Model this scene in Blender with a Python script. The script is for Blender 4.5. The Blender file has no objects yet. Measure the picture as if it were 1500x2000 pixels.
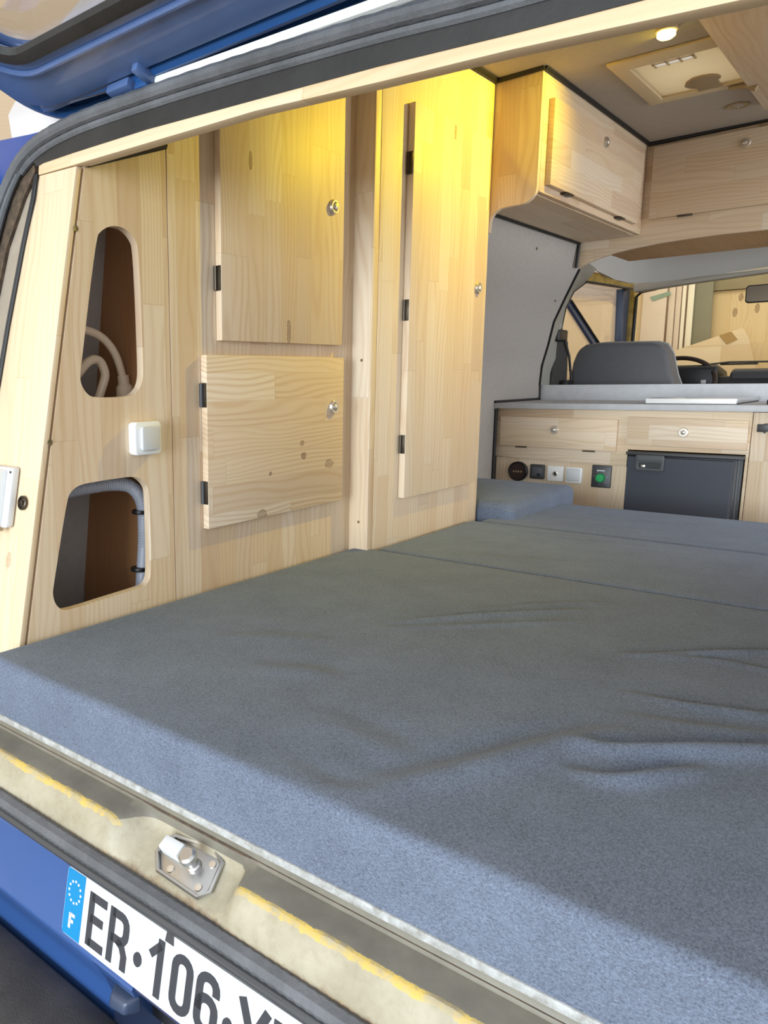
import bpy, bmesh, math, random
from mathutils import Vector, Matrix
from math import sin, cos, pi, radians
import numpy as np

# ------------------------------------------------------------------ camera, world, light, exposure
scene = bpy.context.scene
COL = scene.collection
cam_d = bpy.data.cameras.new('camera'); cam = bpy.data.objects.new('camera', cam_d); COL.objects.link(cam)
YAW, PITCH, ROLL = .7549, .1781, -.0136
fwd = Vector((-sin(YAW)*cos(PITCH), cos(YAW)*cos(PITCH), -sin(PITCH)))
rgt = Vector((cos(YAW), sin(YAW), 0)); upv = rgt.cross(fwd)
r2 = cos(ROLL)*rgt + sin(ROLL)*upv; u2 = -sin(ROLL)*rgt + cos(ROLL)*upv
m = Matrix((r2, u2, -fwd)).transposed().to_4x4(); m.translation = Vector((0, 0, 1.45))
cam.matrix_world = m
cam_d.sensor_fit = 'VERTICAL'; cam_d.sensor_height = 36.0; cam_d.sensor_width = 27.0
cam_d.lens = 36.0*1518.1/2000
cam_d.shift_x = (750-421.1)/2000; cam_d.shift_y = (1017.4-1000)/2000
cam_d.clip_start = .02; cam_d.clip_end = 100
scene.camera = cam

world = bpy.data.worlds.new('world'); scene.world = world; world.use_nodes = True
wb = world.node_tree.nodes['Background']
wb.inputs[0].default_value = (.95, .97, 1.0, 1); wb.inputs[1].default_value = 1.25

def area(name, loc, target, sx, sy, power, color):
    l = bpy.data.lights.new(name, 'AREA'); l.shape = 'RECTANGLE'; l.size = sx; l.size_y = sy
    l.energy = power; l.color = color
    o = bpy.data.objects.new(name, l); COL.objects.link(o); o.location = loc
    o.rotation_euler = (Vector(target)-Vector(loc)).to_track_quat('-Z', 'Y').to_euler()
    return o
area('doorway_daylight', (.6, -8.0, 2.0), (-.5, 2, 1.3), 5.0, 3.2, 860, (.82, .93, 1.0))
area('kitchen_fill', (2.9, 3.1, 1.7), (-1.2, 3.3, 1.3), 1.8, 1.6, 55, (.92, .96, 1.0))  # added fill for the dim kitchen end; its doorway is unseen
area('workshop_fill', (-.9, 5.9, 3.9), (-1.3, 7.2, 1.6), 2.5, .3, 20, (1.0, .95, .86))  # added fill for the far workshop wall; no such lamp in view

vs = scene.view_settings
vs.view_transform = 'Standard'; vs.look = 'None'; vs.exposure = .18; vs.gamma = 1; vs.use_curve_mapping = False

# ------------------------------------------------------------------ materials
def srgb(r, g, b):
    f = lambda c: (c/255/12.92) if c/255 <= .04045 else ((c/255+.055)/1.055)**2.4
    return (f(r), f(g), f(b), 1)
class NT:
    def __init__(s, name):
        s.m = bpy.data.materials.new(name); s.m.use_nodes = True
        s.t = s.m.node_tree; s.b = s.t.nodes['Principled BSDF']; s.out = s.t.nodes['Material Output']
    def n(s, typ, **kw):
        x = s.t.nodes.new(typ)
        for k, v in kw.items(): setattr(x, k, v)
        return x
    def l(s, a, b): s.t.links.new(a, b)
    def val(s, sock, v):
        if hasattr(v, 'is_linked') or isinstance(v, bpy.types.NodeSocket): s.l(v, sock)
        else: sock.default_value = v
    def math(s, op, a, b=None, c=None, clamp=False):
        x = s.n('ShaderNodeMath', operation=op); x.use_clamp = clamp
        s.val(x.inputs[0], a)
        if b is not None: s.val(x.inputs[1], b)
        if c is not None: s.val(x.inputs[2], c)
        return x.outputs[0]
    def xyz(s, x, y, z):
        c = s.n('ShaderNodeCombineXYZ')
        for i, v in enumerate((x, y, z)): s.val(c.inputs[i], v)
        return c.outputs[0]
    def noise(s, vec, scale, detail=2, rough=.5):
        x = s.n('ShaderNodeTexNoise'); s.l(vec, x.inputs['Vector'])
        x.inputs['Scale'].default_value = scale; x.inputs['Detail'].default_value = detail; x.inputs['Roughness'].default_value = rough
        return x.outputs[0]
    def mix(s, fac, a, b, mode='MIX'):
        x = s.n('ShaderNodeMix', data_type='RGBA', blend_type=mode)
        s.val(x.inputs['Factor'], fac); s.val(x.inputs[6], a); s.val(x.inputs[7], b)
        return x.outputs[2]
    def ramp(s, fac, stops, interp='LINEAR'):
        x = s.n('ShaderNodeValToRGB'); s.l(fac, x.inputs[0]); x.color_ramp.interpolation = interp
        while len(x.color_ramp.elements) < len(stops): x.color_ramp.elements.new(.5)
        for e, (p, c) in zip(x.color_ramp.elements, stops): e.position = p; e.color = c
        return x.outputs[0]
    def bump(s, h, strength, dist):
        x = s.n('ShaderNodeBump'); s.l(h, x.inputs['Height']); x.inputs['Strength'].default_value = strength; x.inputs['Distance'].default_value = dist
        s.l(x.outputs[0], s.b.inputs['Normal'])
def g(v): return (v, v, v, 1)

def plain(name, col, rough=.5, metal=0, coat=0, noise=0, nscale=20, spec=.5):
    N = NT(name); N.b.inputs['Roughness'].default_value = rough; N.b.inputs['Metallic'].default_value = metal
    N.b.inputs['Coat Weight'].default_value = coat; N.b.inputs['Specular IOR Level'].default_value = spec
    if noise:
        tc = N.n('ShaderNodeTexCoord')
        f = N.noise(tc.outputs['Object'], nscale, 4, .6)
        a = tuple(c*(1-noise) for c in col[:3])+(1,); b = tuple(min(1, c*(1+noise)) for c in col[:3])+(1,)
        N.l(N.ramp(f, [(.3, a), (.7, b)]), N.b.inputs['Base Color'])
    else: N.b.inputs['Base Color'].default_value = col
    return N.m

def pine(name, along, across, tint=(1, 1, 1), knots=(), stave=.058, contrast=1.0):
    """edge glued pine: staves with their own hue, growth rings and fine fibre; along / across = object axes"""
    N = NT(name); tc = N.n('ShaderNodeTexCoord'); oi = N.n('ShaderNodeObjectInfo')
    sp = N.n('ShaderNodeSeparateXYZ'); N.l(tc.outputs['Object'], sp.inputs[0])
    rest = [a for a in 'xyz' if a not in (along, across)][0]
    ax = dict(x=sp.outputs[0], y=sp.outputs[1], z=sp.outputs[2])
    rnd = oi.outputs['Random']
    u = N.math('MULTIPLY_ADD', rnd, 7.13, ax[along]); v = N.math('MULTIPLY_ADD', rnd, 3.71, ax[across])
    v = N.math('ADD', v, N.math('MULTIPLY', ax[rest], .35))
    vs_ = N.math('DIVIDE', v, stave); st = N.math('FLOOR', vs_)
    w1 = N.n('ShaderNodeTexWhiteNoise', noise_dimensions='2D'); N.l(N.xyz(st, rnd, 0), w1.inputs['Vector'])
    us = N.math('DIVIDE', N.math('MULTIPLY_ADD', w1.outputs[0], .6, u), .52); sg = N.math('FLOOR', us)
    w2 = N.n('ShaderNodeTexWhiteNoise', noise_dimensions='3D'); N.l(N.xyz(st, sg, rnd), w2.inputs['Vector'])
    r = w2.outputs[0]
    r3 = N.math('MULTIPLY', r, 40.0)
    base = N.ramp(r, [(0, srgb(217, 195, 165)), (.3, srgb(224, 205, 179)), (.55, srgb(213, 188, 157)), (.8, srgb(227, 211, 189)), (1, srgb(205, 179, 151))])
    # growth rings
    warp = N.noise(N.xyz(N.math('MULTIPLY', u, 1.6), N.math('MULTIPLY', v, 7.0), r3), 1.0, 2, .5)
    w3 = N.n('ShaderNodeTexWhiteNoise', noise_dimensions='1D'); N.l(N.math('ADD', r3, 3.3), w3.inputs['W'])
    freq = N.math('MULTIPLY_ADD', w3.outputs[0], 130, 60)
    ph = N.math('ADD', N.math('MULTIPLY', v, freq), N.math('MULTIPLY', warp, 16.0))
    ring = N.math('MULTIPLY_ADD', N.math('SINE', N.math('MULTIPLY', ph, 3.0)), .5, .5)
    ring = N.math('POWER', ring, 2.2)
    amp = N.math('MULTIPLY_ADD', N.noise(N.xyz(N.math('MULTIPLY', u, 2.0), N.math('MULTIPLY', v, 18.0), r3), 1.0, 1), 1.3, -.25, clamp=True)
    fibre = N.noise(N.xyz(N.math('MULTIPLY', u, 9.0), N.math('MULTIPLY', v, 420.0), r3), 1.0, 3, .6)
    c = N.mix(N.math('MULTIPLY', N.math('MULTIPLY', ring, amp), .55*contrast), base, srgb(186, 146, 102))
    c = N.mix(N.math('MULTIPLY_ADD', fibre, .26, -.07, clamp=True), c, srgb(192, 152, 108))
    # glue lines and butt joints
    fr = N.math('FRACT', vs_); fu = N.math('FRACT', us)
    j1 = N.math('LESS_THAN', fr, .022); j2 = N.math('LESS_THAN', fu, .004)
    c = N.mix(N.math('MULTIPLY', N.math('MAXIMUM', j1, j2), .16), c, srgb(140, 100, 60))
    for (ku, kv, ra, rb, dark) in knots:
        du = N.math('DIVIDE', N.math('SUBTRACT', ax[along], ku), ra); dv = N.math('DIVIDE', N.math('SUBTRACT', ax[across], kv), rb)
        d = N.math('SQRT', N.math('ADD', N.math('MULTIPLY', du, du), N.math('MULTIPLY', dv, dv)))
        wob = N.math('MULTIPLY_ADD', N.noise(tc.outputs['Object'], 160, 2), .9, -.45)
        d = N.math('ADD', d, wob)
        mk = N.ramp(d, [(.0, g(.75)), (.62, g(.5)), (.8, g(1)), (1.0, g(0))])
        c = N.mix(N.math('MULTIPLY', mk, dark), c, srgb(96, 58, 34))
    c = N.mix(1.0, c, tint+(1,), 'MULTIPLY')
    N.l(c, N.b.inputs['Base Color'])
    N.b.inputs['Roughness'].default_value = .52; N.b.inputs['Specular IOR Level'].default_value = .35
    N.bump(fibre, .12, .002)
    return N.m

def fabric(name, dark, light, scale=1.0):
    N = NT(name); tc = N.n('ShaderNodeTexCoord')
    mp = N.n('ShaderNodeMapping'); N.l(tc.outputs['Object'], mp.inputs[0]); mp.inputs['Rotation'].default_value = (.3, .2, .5)
    mp.inputs['Scale'].default_value = (1, .45, 1)
    a = N.noise(mp.outputs[0], 520*scale, 3, .7)
    mp2 = N.n('ShaderNodeMapping'); N.l(tc.outputs['Object'], mp2.inputs[0]); mp2.inputs['Rotation'].default_value = (.3, .2, .5)
    mp2.inputs['Scale'].default_value = (.4, 1, 1)
    b = N.noise(mp2.outputs[0], 620*scale, 3, .7)
    big = N.noise(tc.outputs['Object'], 9, 4, .65)
    h = N.math('ADD', N.math('MULTIPLY', a, .5), N.math('MULTIPLY', b, .5))
    f = N.math('MULTIPLY_ADD', big, .16, N.math('SUBTRACT', h, .08))
    N.l(N.ramp(f, [(.36, dark), (.64, light)]), N.b.inputs['Base Color'])
    N.b.inputs['Roughness'].default_value = .92; N.b.inputs['Specular IOR Level'].default_value = .15
    N.b.inputs['Sheen Weight'].default_value = .12; N.b.inputs['Sheen Roughness'].default_value = .45
    N.b.inputs['Sheen Tint'].default_value = (.75, .85, 1, 1)
    N.bump(h, .35, .0012)
    return N.m

def glass(name, tint=(1, 1, 1, 1), fac=.08, rough=0.02):
    N = NT(name); t = N.n('ShaderNodeBsdfTransparent'); t.inputs[0].default_value = tint
    gl = N.n('ShaderNodeBsdfGlossy'); gl.inputs['Roughness'].default_value = rough
    fr = N.n('ShaderNodeFresnel'); fr.inputs[0].default_value = 1.45
    mx = N.n('ShaderNodeMixShader'); N.l(N.math('MULTIPLY', fr.outputs[0], fac*10, clamp=True), mx.inputs[0]); N.l(t.outputs[0], mx.inputs[1]); N.l(gl.outputs[0], mx.inputs[2])
    N.l(mx.outputs[0], N.out.inputs[0]); N.m.blend_method = 'BLEND' if hasattr(N.m, 'blend_method') else None
    return N.m

def emit(name, col, s):
    N = NT(name); N.b.inputs['Base Color'].default_value = col; N.b.inputs['Emission Color'].default_value = col; N.b.inputs['Emission Strength'].default_value = s
    return N.m

def translucent(name, col):
    N = NT(name); t = N.n('ShaderNodeBsdfTranslucent'); t.inputs[0].default_value = col
    d = N.n('ShaderNodeBsdfPrincipled'); d.inputs['Base Color'].default_value = col; d.inputs['Roughness'].default_value = .2
    mx = N.n('ShaderNodeMixShader'); mx.inputs[0].default_value = .25; N.l(t.outputs[0], mx.inputs[1]); N.l(d.outputs[0], mx.inputs[2])
    N.l(mx.outputs[0], N.out.inputs[0]); return N.m

def sill_paint():
    N = NT('worn_sill_paint'); tc = N.n('ShaderNodeTexCoord'); sp = N.n('ShaderNodeSeparateXYZ'); N.l(tc.outputs['Object'], sp.inputs[0])
    y, z = N.math('ADD', sp.outputs[1], 2.6), sp.outputs[2]
    n1 = N.noise(tc.outputs['Object'], 14, 5, .65); n2 = N.noise(tc.outputs['Object'], 70, 4, .7); n3 = N.noise(tc.outputs['Object'], 30, 5, .75)
    beige = N.ramp(n1, [(.3, srgb(150, 142, 121)), (.7, srgb(177, 170, 150))])
    olive = N.ramp(n1, [(.3, srgb(102, 98, 88)), (.7, srgb(124, 120, 108))])
    dirt = N.ramp(n2, [(.32, g(.55)), (.5, g(0))])
    beige = N.mix(N.math('MULTIPLY', dirt, .35), beige, srgb(120, 105, 80))
    yy = N.math('ADD', y, N.math('MULTIPLY_ADD', n3, .012, -.006))
    flat = N.math('MULTIPLY', N.math('GREATER_THAN', yy, .617), N.math('GREATER_THAN', z, .8565))
    c = N.mix(flat, beige, olive)
    # chipped edge shows the older yellow paint
    d = N.math('ABSOLUTE', N.math('SUBTRACT', yy, .6165))
    e = N.math('MULTIPLY', N.math('LESS_THAN', d, .0042), N.math('GREATER_THAN', z, .85))
    c = N.mix(N.math('MULTIPLY', e, N.ramp(n3, [(.4, g(.15)), (.62, g(.95))])), c, srgb(206, 176, 84))
    # rust along the lower lip
    zz = N.math('ADD', z, N.math('MULTIPLY_ADD', n3, .03, -.015))
    rz = N.ramp(N.math('MULTIPLY', N.math('SUBTRACT', zz, .806), 40), [(.0, g(1)), (.5, g(0))])
    c = N.mix(N.math('MULTIPLY', rz, .85), c, N.ramp(n2, [(.3, srgb(70, 45, 30)), (.55, srgb(128, 88, 58)), (.75, srgb(200, 165, 80))]))
    N.l(c, N.b.inputs['Base Color']); N.b.inputs['Roughness'].default_value = .42
    return N.m

def alloy_strip():
    N = NT('scuffed_grey_strip'); tc = N.n('ShaderNodeTexCoord'); f = N.noise(tc.outputs['Object'], 60, 5, .7)
    N.l(N.ramp(f, [(.3, srgb(130, 128, 122)), (.7, srgb(186, 188, 188))]), N.b.inputs['Base Color']); N.b.inputs['Roughness'].default_value = .6
    return N.m

def concrete():
    N = NT('concrete_floor'); tc = N.n('ShaderNodeTexCoord'); f = N.noise(tc.outputs['Object'], 3, 6, .6)
    N.l(N.ramp(f, [(.3, srgb(120, 116, 110)), (.7, srgb(160, 156, 150))]), N.b.inputs['Base Color']); N.b.inputs['Roughness'].default_value = .8
    return N.m

def rough_black(name, col, bumpscale, strength=.4):
    N = NT(name); tc = N.n('ShaderNodeTexCoord'); f = N.noise(tc.outputs['Object'], bumpscale, 4, .6); f2 = N.noise(tc.outputs['Object'], 9, 5, .65)
    a = tuple(c*.7 for c in col[:3])+(1,); b = tuple(c*1.5 for c in col[:3])+(1,)
    N.l(N.ramp(f2, [(.3, a), (.7, b)]), N.b.inputs['Base Color']); N.b.inputs['Roughness'].default_value = .62
    N.bump(f, strength, .002); return N.m

M = {}
M['pine_v'] = pine('pine_vertical_side', 'z', 'y')
M['pine_h'] = pine('pine_horizontal_side', 'y', 'z')
M['pine_vx'] = pine('pine_vertical_facing_rear', 'z', 'x')
M['pine_hx'] = pine('pine_horizontal_facing_rear', 'x', 'z')
M['pine_cx'] = pine('pine_flat_lengthwise', 'y', 'x')
M['shaded_shelf'] = pine('shelf_pine_darkened', 'y', 'x', tint=(.74, .55, .38))  # over-cab shelf pine with its shade put into the tint
M['lintel'] = pine('pine_lintel', 'x', 'z', tint=(1.0, .97, .9), stave=.09, contrast=.6)
M['board'] = pine('pine_pillar_board', 'z', 'x', tint=(1.0, .98, .93), contrast=.7, knots=((.185, -.016, .016, .009, .5),))
M['door_low'] = pine('pine_lower_door', 'y', 'z', stave=.062, contrast=1.35, knots=((.342, .395, .009, .008, .7), (.349, .363, .011, .010, .85), (.46, .334, .020, .012, .6), (.217, .33, .006, .005, .9), (.186, .236, .020, .012, .6)))
M['door_up'] = pine('pine_upper_door', 'z', 'y', knots=((.662, .287, .034, .008, .7), (1.02, .15, .022, .006, .9)), contrast=1.1)
M['door_tall'] = pine('pine_tall_door', 'z', 'y', knots=((1.583, .041, .022, .006, .9),), contrast=1.1)
M['shaded_pine'] = pine('pine_darkened_for_shade', 'z', 'x', tint=(.52, .33, .21), contrast=.6)  # natural pine, tinted dark to carry the shade inside the cavity
M['grey_lining'] = plain('grey_vinyl_lining', srgb(166, 160, 155), .75, noise=.05, nscale=60)
M['ceiling'] = plain('grey_ceiling_lining', srgb(168, 158, 146), .75, noise=.04, nscale=60)
M['fabric'] = fabric('blue_grey_woven_fabric', srgb(77, 82, 96), srgb(120, 131, 150))
M['black_trim'] = plain('black_sealing_bead', srgb(18, 15, 15), .6)
M['black'] = plain('black_plastic', srgb(22, 22, 24), .45)
M['dark_grey'] = plain('dark_grey_plastic', srgb(62, 63, 66), .5)
M['hinge'] = plain('dark_hinge_metal', srgb(74, 66, 56), .35, metal=.8)
M['chrome'] = plain('satin_nickel', srgb(214, 206, 194), .38, metal=.8)
M['steel'] = plain('brushed_steel', srgb(190, 190, 188), .35, metal=1)
M['screw'] = plain('zinc_screw', srgb(160, 150, 120), .35, metal=.9)
M['white'] = plain('white_plastic', srgb(236, 236, 234), .35)
M['white_grey'] = plain('pale_grey_plastic', srgb(206, 208, 210), .4)
M['blue'] = plain('blue_car_paint', srgb(12, 62, 136), .35, metal=0, coat=.2, spec=.35)
M['blue_gate'] = plain('blue_tailgate_paint', srgb(36, 78, 134), .3, coat=.3)
M['blue_in'] = plain('blue_inner_paint', srgb(76, 100, 146), .35, coat=.25, noise=.08, nscale=25)
M['slate'] = plain('slate_blue_door_paint', srgb(54, 66, 90), .35)
M['blue_dark'] = plain('dark_blue_paint', srgb(28, 42, 86), .3, coat=.4)
M['blue_rear'] = plain('blue_rear_panel_paint', srgb(50, 82, 138), .3, coat=.3)
M['white_paint'] = plain('white_roof_paint', srgb(204, 204, 208), .35, coat=.3)
M['rubber'] = rough_black('weathered_rubber', srgb(84, 86, 90), 180, .5)
M['foam'] = rough_black('black_foam_seal', srgb(34, 33, 33), 60, .3)
M['bumper'] = rough_black('textured_black_bumper', srgb(58, 56, 56), 300, .5)
M['worktop'] = plain('grey_concrete_worktop', srgb(186, 186, 188), .5, noise=.07, nscale=30)
M['upstand'] = plain('pale_grey_worktop_upstand', srgb(208, 210, 214), .5, noise=.06, nscale=30)
M['glass'] = glass('window_glass', (1, 1, 1, 1), .05)
M['windscreen'] = glass('windscreen_glass', (.97, .95, .86, 1), .05)
M['hob_glass'] = plain('grey_glass_lid', srgb(150, 152, 154), .12, coat=.5)
M['fridge_door'] = plain('charcoal_fridge_door', srgb(64, 67, 75), .6, noise=.05, nscale=8, spec=.25)
M['seat'] = plain('grey_leatherette', srgb(88, 88, 92), .55, noise=.06, nscale=40)
M['seat_piping'] = plain('pale_seat_piping', srgb(150, 150, 146), .6)
M['headliner'] = plain('pale_grey_headliner', srgb(176, 173, 168), .8)
M['header'] = plain('beige_grey_header_trim', srgb(158, 152, 140), .6)
M['pillar_trim'] = plain('grey_green_pillar_trim', srgb(146, 145, 138), .6)
M['old_yellow'] = plain('worn_yellow_paint', srgb(150, 122, 52), .45, noise=.35, nscale=22)
M['sill'] = sill_paint(); M['strip'] = alloy_strip(); M['concrete'] = concrete()
M['beige_trim'] = plain('beige_inner_pillar_paint', srgb(150, 139, 125), .5, noise=.08, nscale=30)
M['rust'] = plain('rusty_brown_gap', srgb(78, 64, 50), .8, noise=.5, nscale=70)
M['plate_white'] = plain('plate_white', srgb(206, 210, 214), .35)
M['plate_blue'] = plain('plate_blue', srgb(0, 126, 182), .4)
M['plate_black'] = plain('plate_black', srgb(56, 58, 64), .4)
M['cream_cable'] = plain('cream_cable', srgb(232, 214, 190), .45)
M['hose'] = plain('grey_corrugated_hose', srgb(168, 172, 184), .4)
M['cable_blue'] = plain('blue_grey_wire', srgb(90, 110, 150), .4)
M['vent_cream'] = plain('cream_vent_frame', srgb(206, 186, 148), .45)
M['vent_pane'] = translucent('cream_translucent_pane', srgb(246, 236, 212))
M['louvre'] = translucent('white_translucent_louvre', (1, 1, 1, 1))
M['tan'] = plain('tan_plastic', srgb(158, 136, 104), .5)
M['lamp'] = emit('yellow_lamp_lens', (1, .86, .22, 1), 5)
M['green'] = emit('green_pilot_lamp', srgb(20, 130, 70), .35)
M['ply_a'] = pine('workshop_plywood_pale', 'z', 'x', tint=(1.0, .98, .86), stave=.35, contrast=.5)
M['ply_b'] = pine('workshop_plywood_orange', 'x', 'z', tint=(1.0, .98, .90), stave=.6, contrast=.5)
M['ply_side'] = pine('workshop_wall_ply', 'y', 'z', tint=(1.0, .96, .88), stave=1.2, contrast=.35)
M['pine_wall'] = pine('workshop_pine_boards', 'z', 'x', tint=(1.0, .97, .80), stave=.12, contrast=.8,
    knots=((2.02, -1.28, .03, .018, .8), (1.91, -1.31, .035, .016, .8), (1.93, -1.17, .035, .016, .8), (1.86, -1.05, .03, .02, .8), (1.76, -.98, .03, .02, .8)))
M['mdf'] = plain('pinkish_panel', srgb(214, 196, 178), .7, noise=.04, nscale=6)
M['mdf_edge'] = plain('sheet_edge_pale', srgb(236, 226, 206), .7)
M['grey_sheet'] = plain('grey_green_sheet', srgb(132, 128, 108), .7, noise=.05, nscale=5)
M['beam'] = plain('grey_timber_beam', srgb(160, 148, 118), .7, noise=.08, nscale=8)
M['tape'] = plain('green_masking_tape', srgb(140, 160, 140), .6)
M['card'] = plain('brown_cardboard', srgb(176, 142, 92), .8)
M['wheel_rim'] = plain('dark_brown_wheel', srgb(40, 26, 22), .35)
M['belt'] = plain('black_webbing', srgb(46, 44, 42), .7)
M['mirror'] = plain('mirror_face', srgb(150, 142, 128), .15, metal=.7)
M['socket_grey'] = plain('dark_socket_plate', srgb(58, 58, 60), .4)

# ------------------------------------------------------------------ mesh helpers
WL = {}
class MB:
    def __init__(s): s.bm = bmesh.new()
    def _merge(s, t):
        me = bpy.data.meshes.new('t'); t.to_mesh(me); t.free(); s.bm.from_mesh(me); bpy.data.meshes.remove(me); return s
    def box(s, x0, x1, y0, y1, z0, z1):
        v = [s.bm.verts.new((x, y, z)) for x in (x0, x1) for y in (y0, y1) for z in (z0, z1)]
        for f in ((0, 1, 3, 2), (4, 6, 7, 5), (0, 4, 5, 1), (2, 3, 7, 6), (0, 2, 6, 4), (1, 5, 7, 3)): s.bm.faces.new([v[i] for i in f])
        return s
    def hexa(s, a, b):
        """two matching quads joined"""
        va = [s.bm.verts.new(p) for p in a]; vb = [s.bm.verts.new(p) for p in b]
        n = len(a); s.bm.faces.new(va); s.bm.faces.new(vb[::-1])
        for i in range(n): s.bm.faces.new((va[i], vb[i], vb[(i+1) % n], va[(i+1) % n]))
        return s
    def prism(s, axis, poly, a0, a1, holes=(), bevel=0):
        t = bmesh.new()
        def P(p, a):
            if axis == 'x': return (a, p[0], p[1])
            if axis == 'y': return (p[0], a, p[1])
            return (p[0], p[1], a)
        if not holes:
            f = t.faces.new([t.verts.new(P(p, a0)) for p in poly]); geom = [f]
        else:
            ed = []
            for loop in [poly]+list(holes):
                vs_ = [t.verts.new(P(p, a0)) for p in loop]
                ed += [t.edges.new((vs_[i], vs_[(i+1) % len(vs_)])) for i in range(len(vs_))]
            geom = [x for x in bmesh.ops.triangle_fill(t, use_beauty=True, edges=ed)['geom'] if isinstance(x, bmesh.types.BMFace)]
        r = bmesh.ops.extrude_face_region(t, geom=geom)
        d = Vector(P((0, 0), a1-a0))
        bmesh.ops.translate(t, verts=[v for v in r['geom'] if isinstance(v, bmesh.types.BMVert)], vec=d)
        return s._merge(t)
    def cyl(s, p0, p1, r0, r1=None, n=16):
        r1 = r0 if r1 is None else r1
        p0 = Vector(p0); p1 = Vector(p1); d = (p1-p0).normalized(); a = d.orthogonal().normalized(); b = d.cross(a)
        A = [s.bm.verts.new(p0+r0*(cos(2*pi*i/n)*a+sin(2*pi*i/n)*b)) for i in range(n)]
        B = [s.bm.verts.new(p1+r1*(cos(2*pi*i/n)*a+sin(2*pi*i/n)*b)) for i in range(n)]
        s.bm.faces.new(A[::-1]); s.bm.faces.new(B)
        for i in range(n): s.bm.faces.new((A[i], A[(i+1) % n], B[(i+1) % n], B[i]))
        return s
    def lathe(s, c, d, prof, n=24):
        """prof = (radius, height along d)"""
        c = Vector(c); d = Vector(d).normalized(); a = d.orthogonal().normalized(); b = d.cross(a); rows = []
        for r, h in prof:
            rows.append([s.bm.verts.new(c+d*h+max(r, 1e-5)*(cos(2*pi*i/n)*a+sin(2*pi*i/n)*b)) for i in range(n)])
        for A, B in zip(rows, rows[1:]):
            for i in range(n): s.bm.faces.new((A[i], A[(i+1) % n], B[(i+1) % n], B[i]))
        s.bm.faces.new(rows[0][::-1]); s.bm.faces.new(rows[-1]); return s
    def tube(s, pts, r, n=8, closed=False, flat=1.0, flatdir=None):
        pts = [Vector(p) for p in pts]; rows = []; prev = None
        for i, p in enumerate(pts):
            if closed: d = pts[(i+1) % len(pts)]-pts[i-1]
            else: d = pts[min(i+1, len(pts)-1)]-pts[max(i-1, 0)]
            d.normalize()
            a = (prev-d*prev.dot(d)).normalized() if prev is not None else (Vector(flatdir)-d*Vector(flatdir).dot(d)).normalized() if flatdir else d.orthogonal().normalized()
            prev = a; b = d.cross(a); rr = r[i] if isinstance(r, (list, tuple)) else r
            rows.append([s.bm.verts.new(p+rr*(cos(2*pi*k/n)*a*flat+sin(2*pi*k/n)*b)) for k in range(n)])
        R = rows+[rows[0]] if closed else rows
        for A, B in zip(R, R[1:]):
            for i in range(n): s.bm.faces.new((A[i], A[(i+1) % n], B[(i+1) % n], B[i]))
        if not closed: s.bm.faces.new(rows[0][::-1]); s.bm.faces.new(rows[-1])
        return s
    def strip(s, A, B, thick=(0, 0, 0)):
        va = [s.bm.verts.new(p) for p in A]; vb = [s.bm.verts.new(p) for p in B]; t = Vector(thick)
        fs = [s.bm.faces.new((va[i], va[i+1], vb[i+1], vb[i])) for i in range(len(A)-1)]
        if t.length:
            r = bmesh.ops.extrude_face_region(s.bm, geom=fs)
            bmesh.ops.translate(s.bm, verts=[v for v in r['geom'] if isinstance(v, bmesh.types.BMVert)], vec=t)
        return s
    def map(s, fn):
        for v in s.bm.verts: v.co = Vector(fn(v.co))
        return s
    def build(s, name, mat, parent=None, bevel=0, seg=2, label=None, kind=None, smooth=35, origin=None):
        bm = s.bm
        bmesh.ops.remove_doubles(bm, verts=bm.verts, dist=1e-6)
        bmesh.ops.recalc_face_normals(bm, faces=bm.faces)
        if bevel:
            es = [e for e in bm.edges if len(e.link_faces) == 2 and e.calc_face_angle(0) > radians(32)]
            bmesh.ops.bevel(bm, geom=es, offset=bevel, segments=seg, affect='EDGES', profile=.5, clamp_overlap=True)
        o0 = Vector(origin) if origin is not None else (WL[parent.name] if parent is not None else Vector((0, 0, 0)))
        if o0.length: bmesh.ops.translate(bm, verts=bm.verts, vec=-o0)
        me = bpy.data.meshes.new(name); bm.to_mesh(me); bm.free()
        me.materials.append(mat)
        if smooth:
            for p in me.polygons: p.use_smooth = True
            me.set_sharp_from_angle(angle=radians(smooth))
        o = bpy.data.objects.new(name, me); COL.objects.link(o)
        if parent is not None: o.parent = parent
        else: o.location = o0
        WL[o.name] = o0
        if label: o['label'] = label
        if kind: o['kind'] = kind
        return o
def thing(name, label, cat, loc, group=None):
    o = bpy.data.objects.new(name, None); COL.objects.link(o); o.location = loc; o.empty_display_size = .05
    o['label'] = label; o['category'] = cat
    if group: o['group'] = group
    WL[o.name] = Vector(loc); return o
def tag(o, label, cat, group=None):
    o['label'] = label; o['category'] = cat
    if group: o['group'] = group
    return o
def struct(o): o['kind'] = 'structure'; return o
def rect(x0, x1, y0, y1): return [(x0, y0), (x1, y0), (x1, y1), (x0, y1)]
def rrect(x0, x1, y0, y1, r, n=5):
    out = []
    for cx, cy, a0 in ((x1-r, y1-r, 0), (x0+r, y1-r, 90), (x0+r, y0+r, 180), (x1-r, y0+r, 270)):
        out += [(cx+r*cos(radians(a0+90*i/n)), cy+r*sin(radians(a0+90*i/n))) for i in range(n+1)]
    return out
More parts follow.
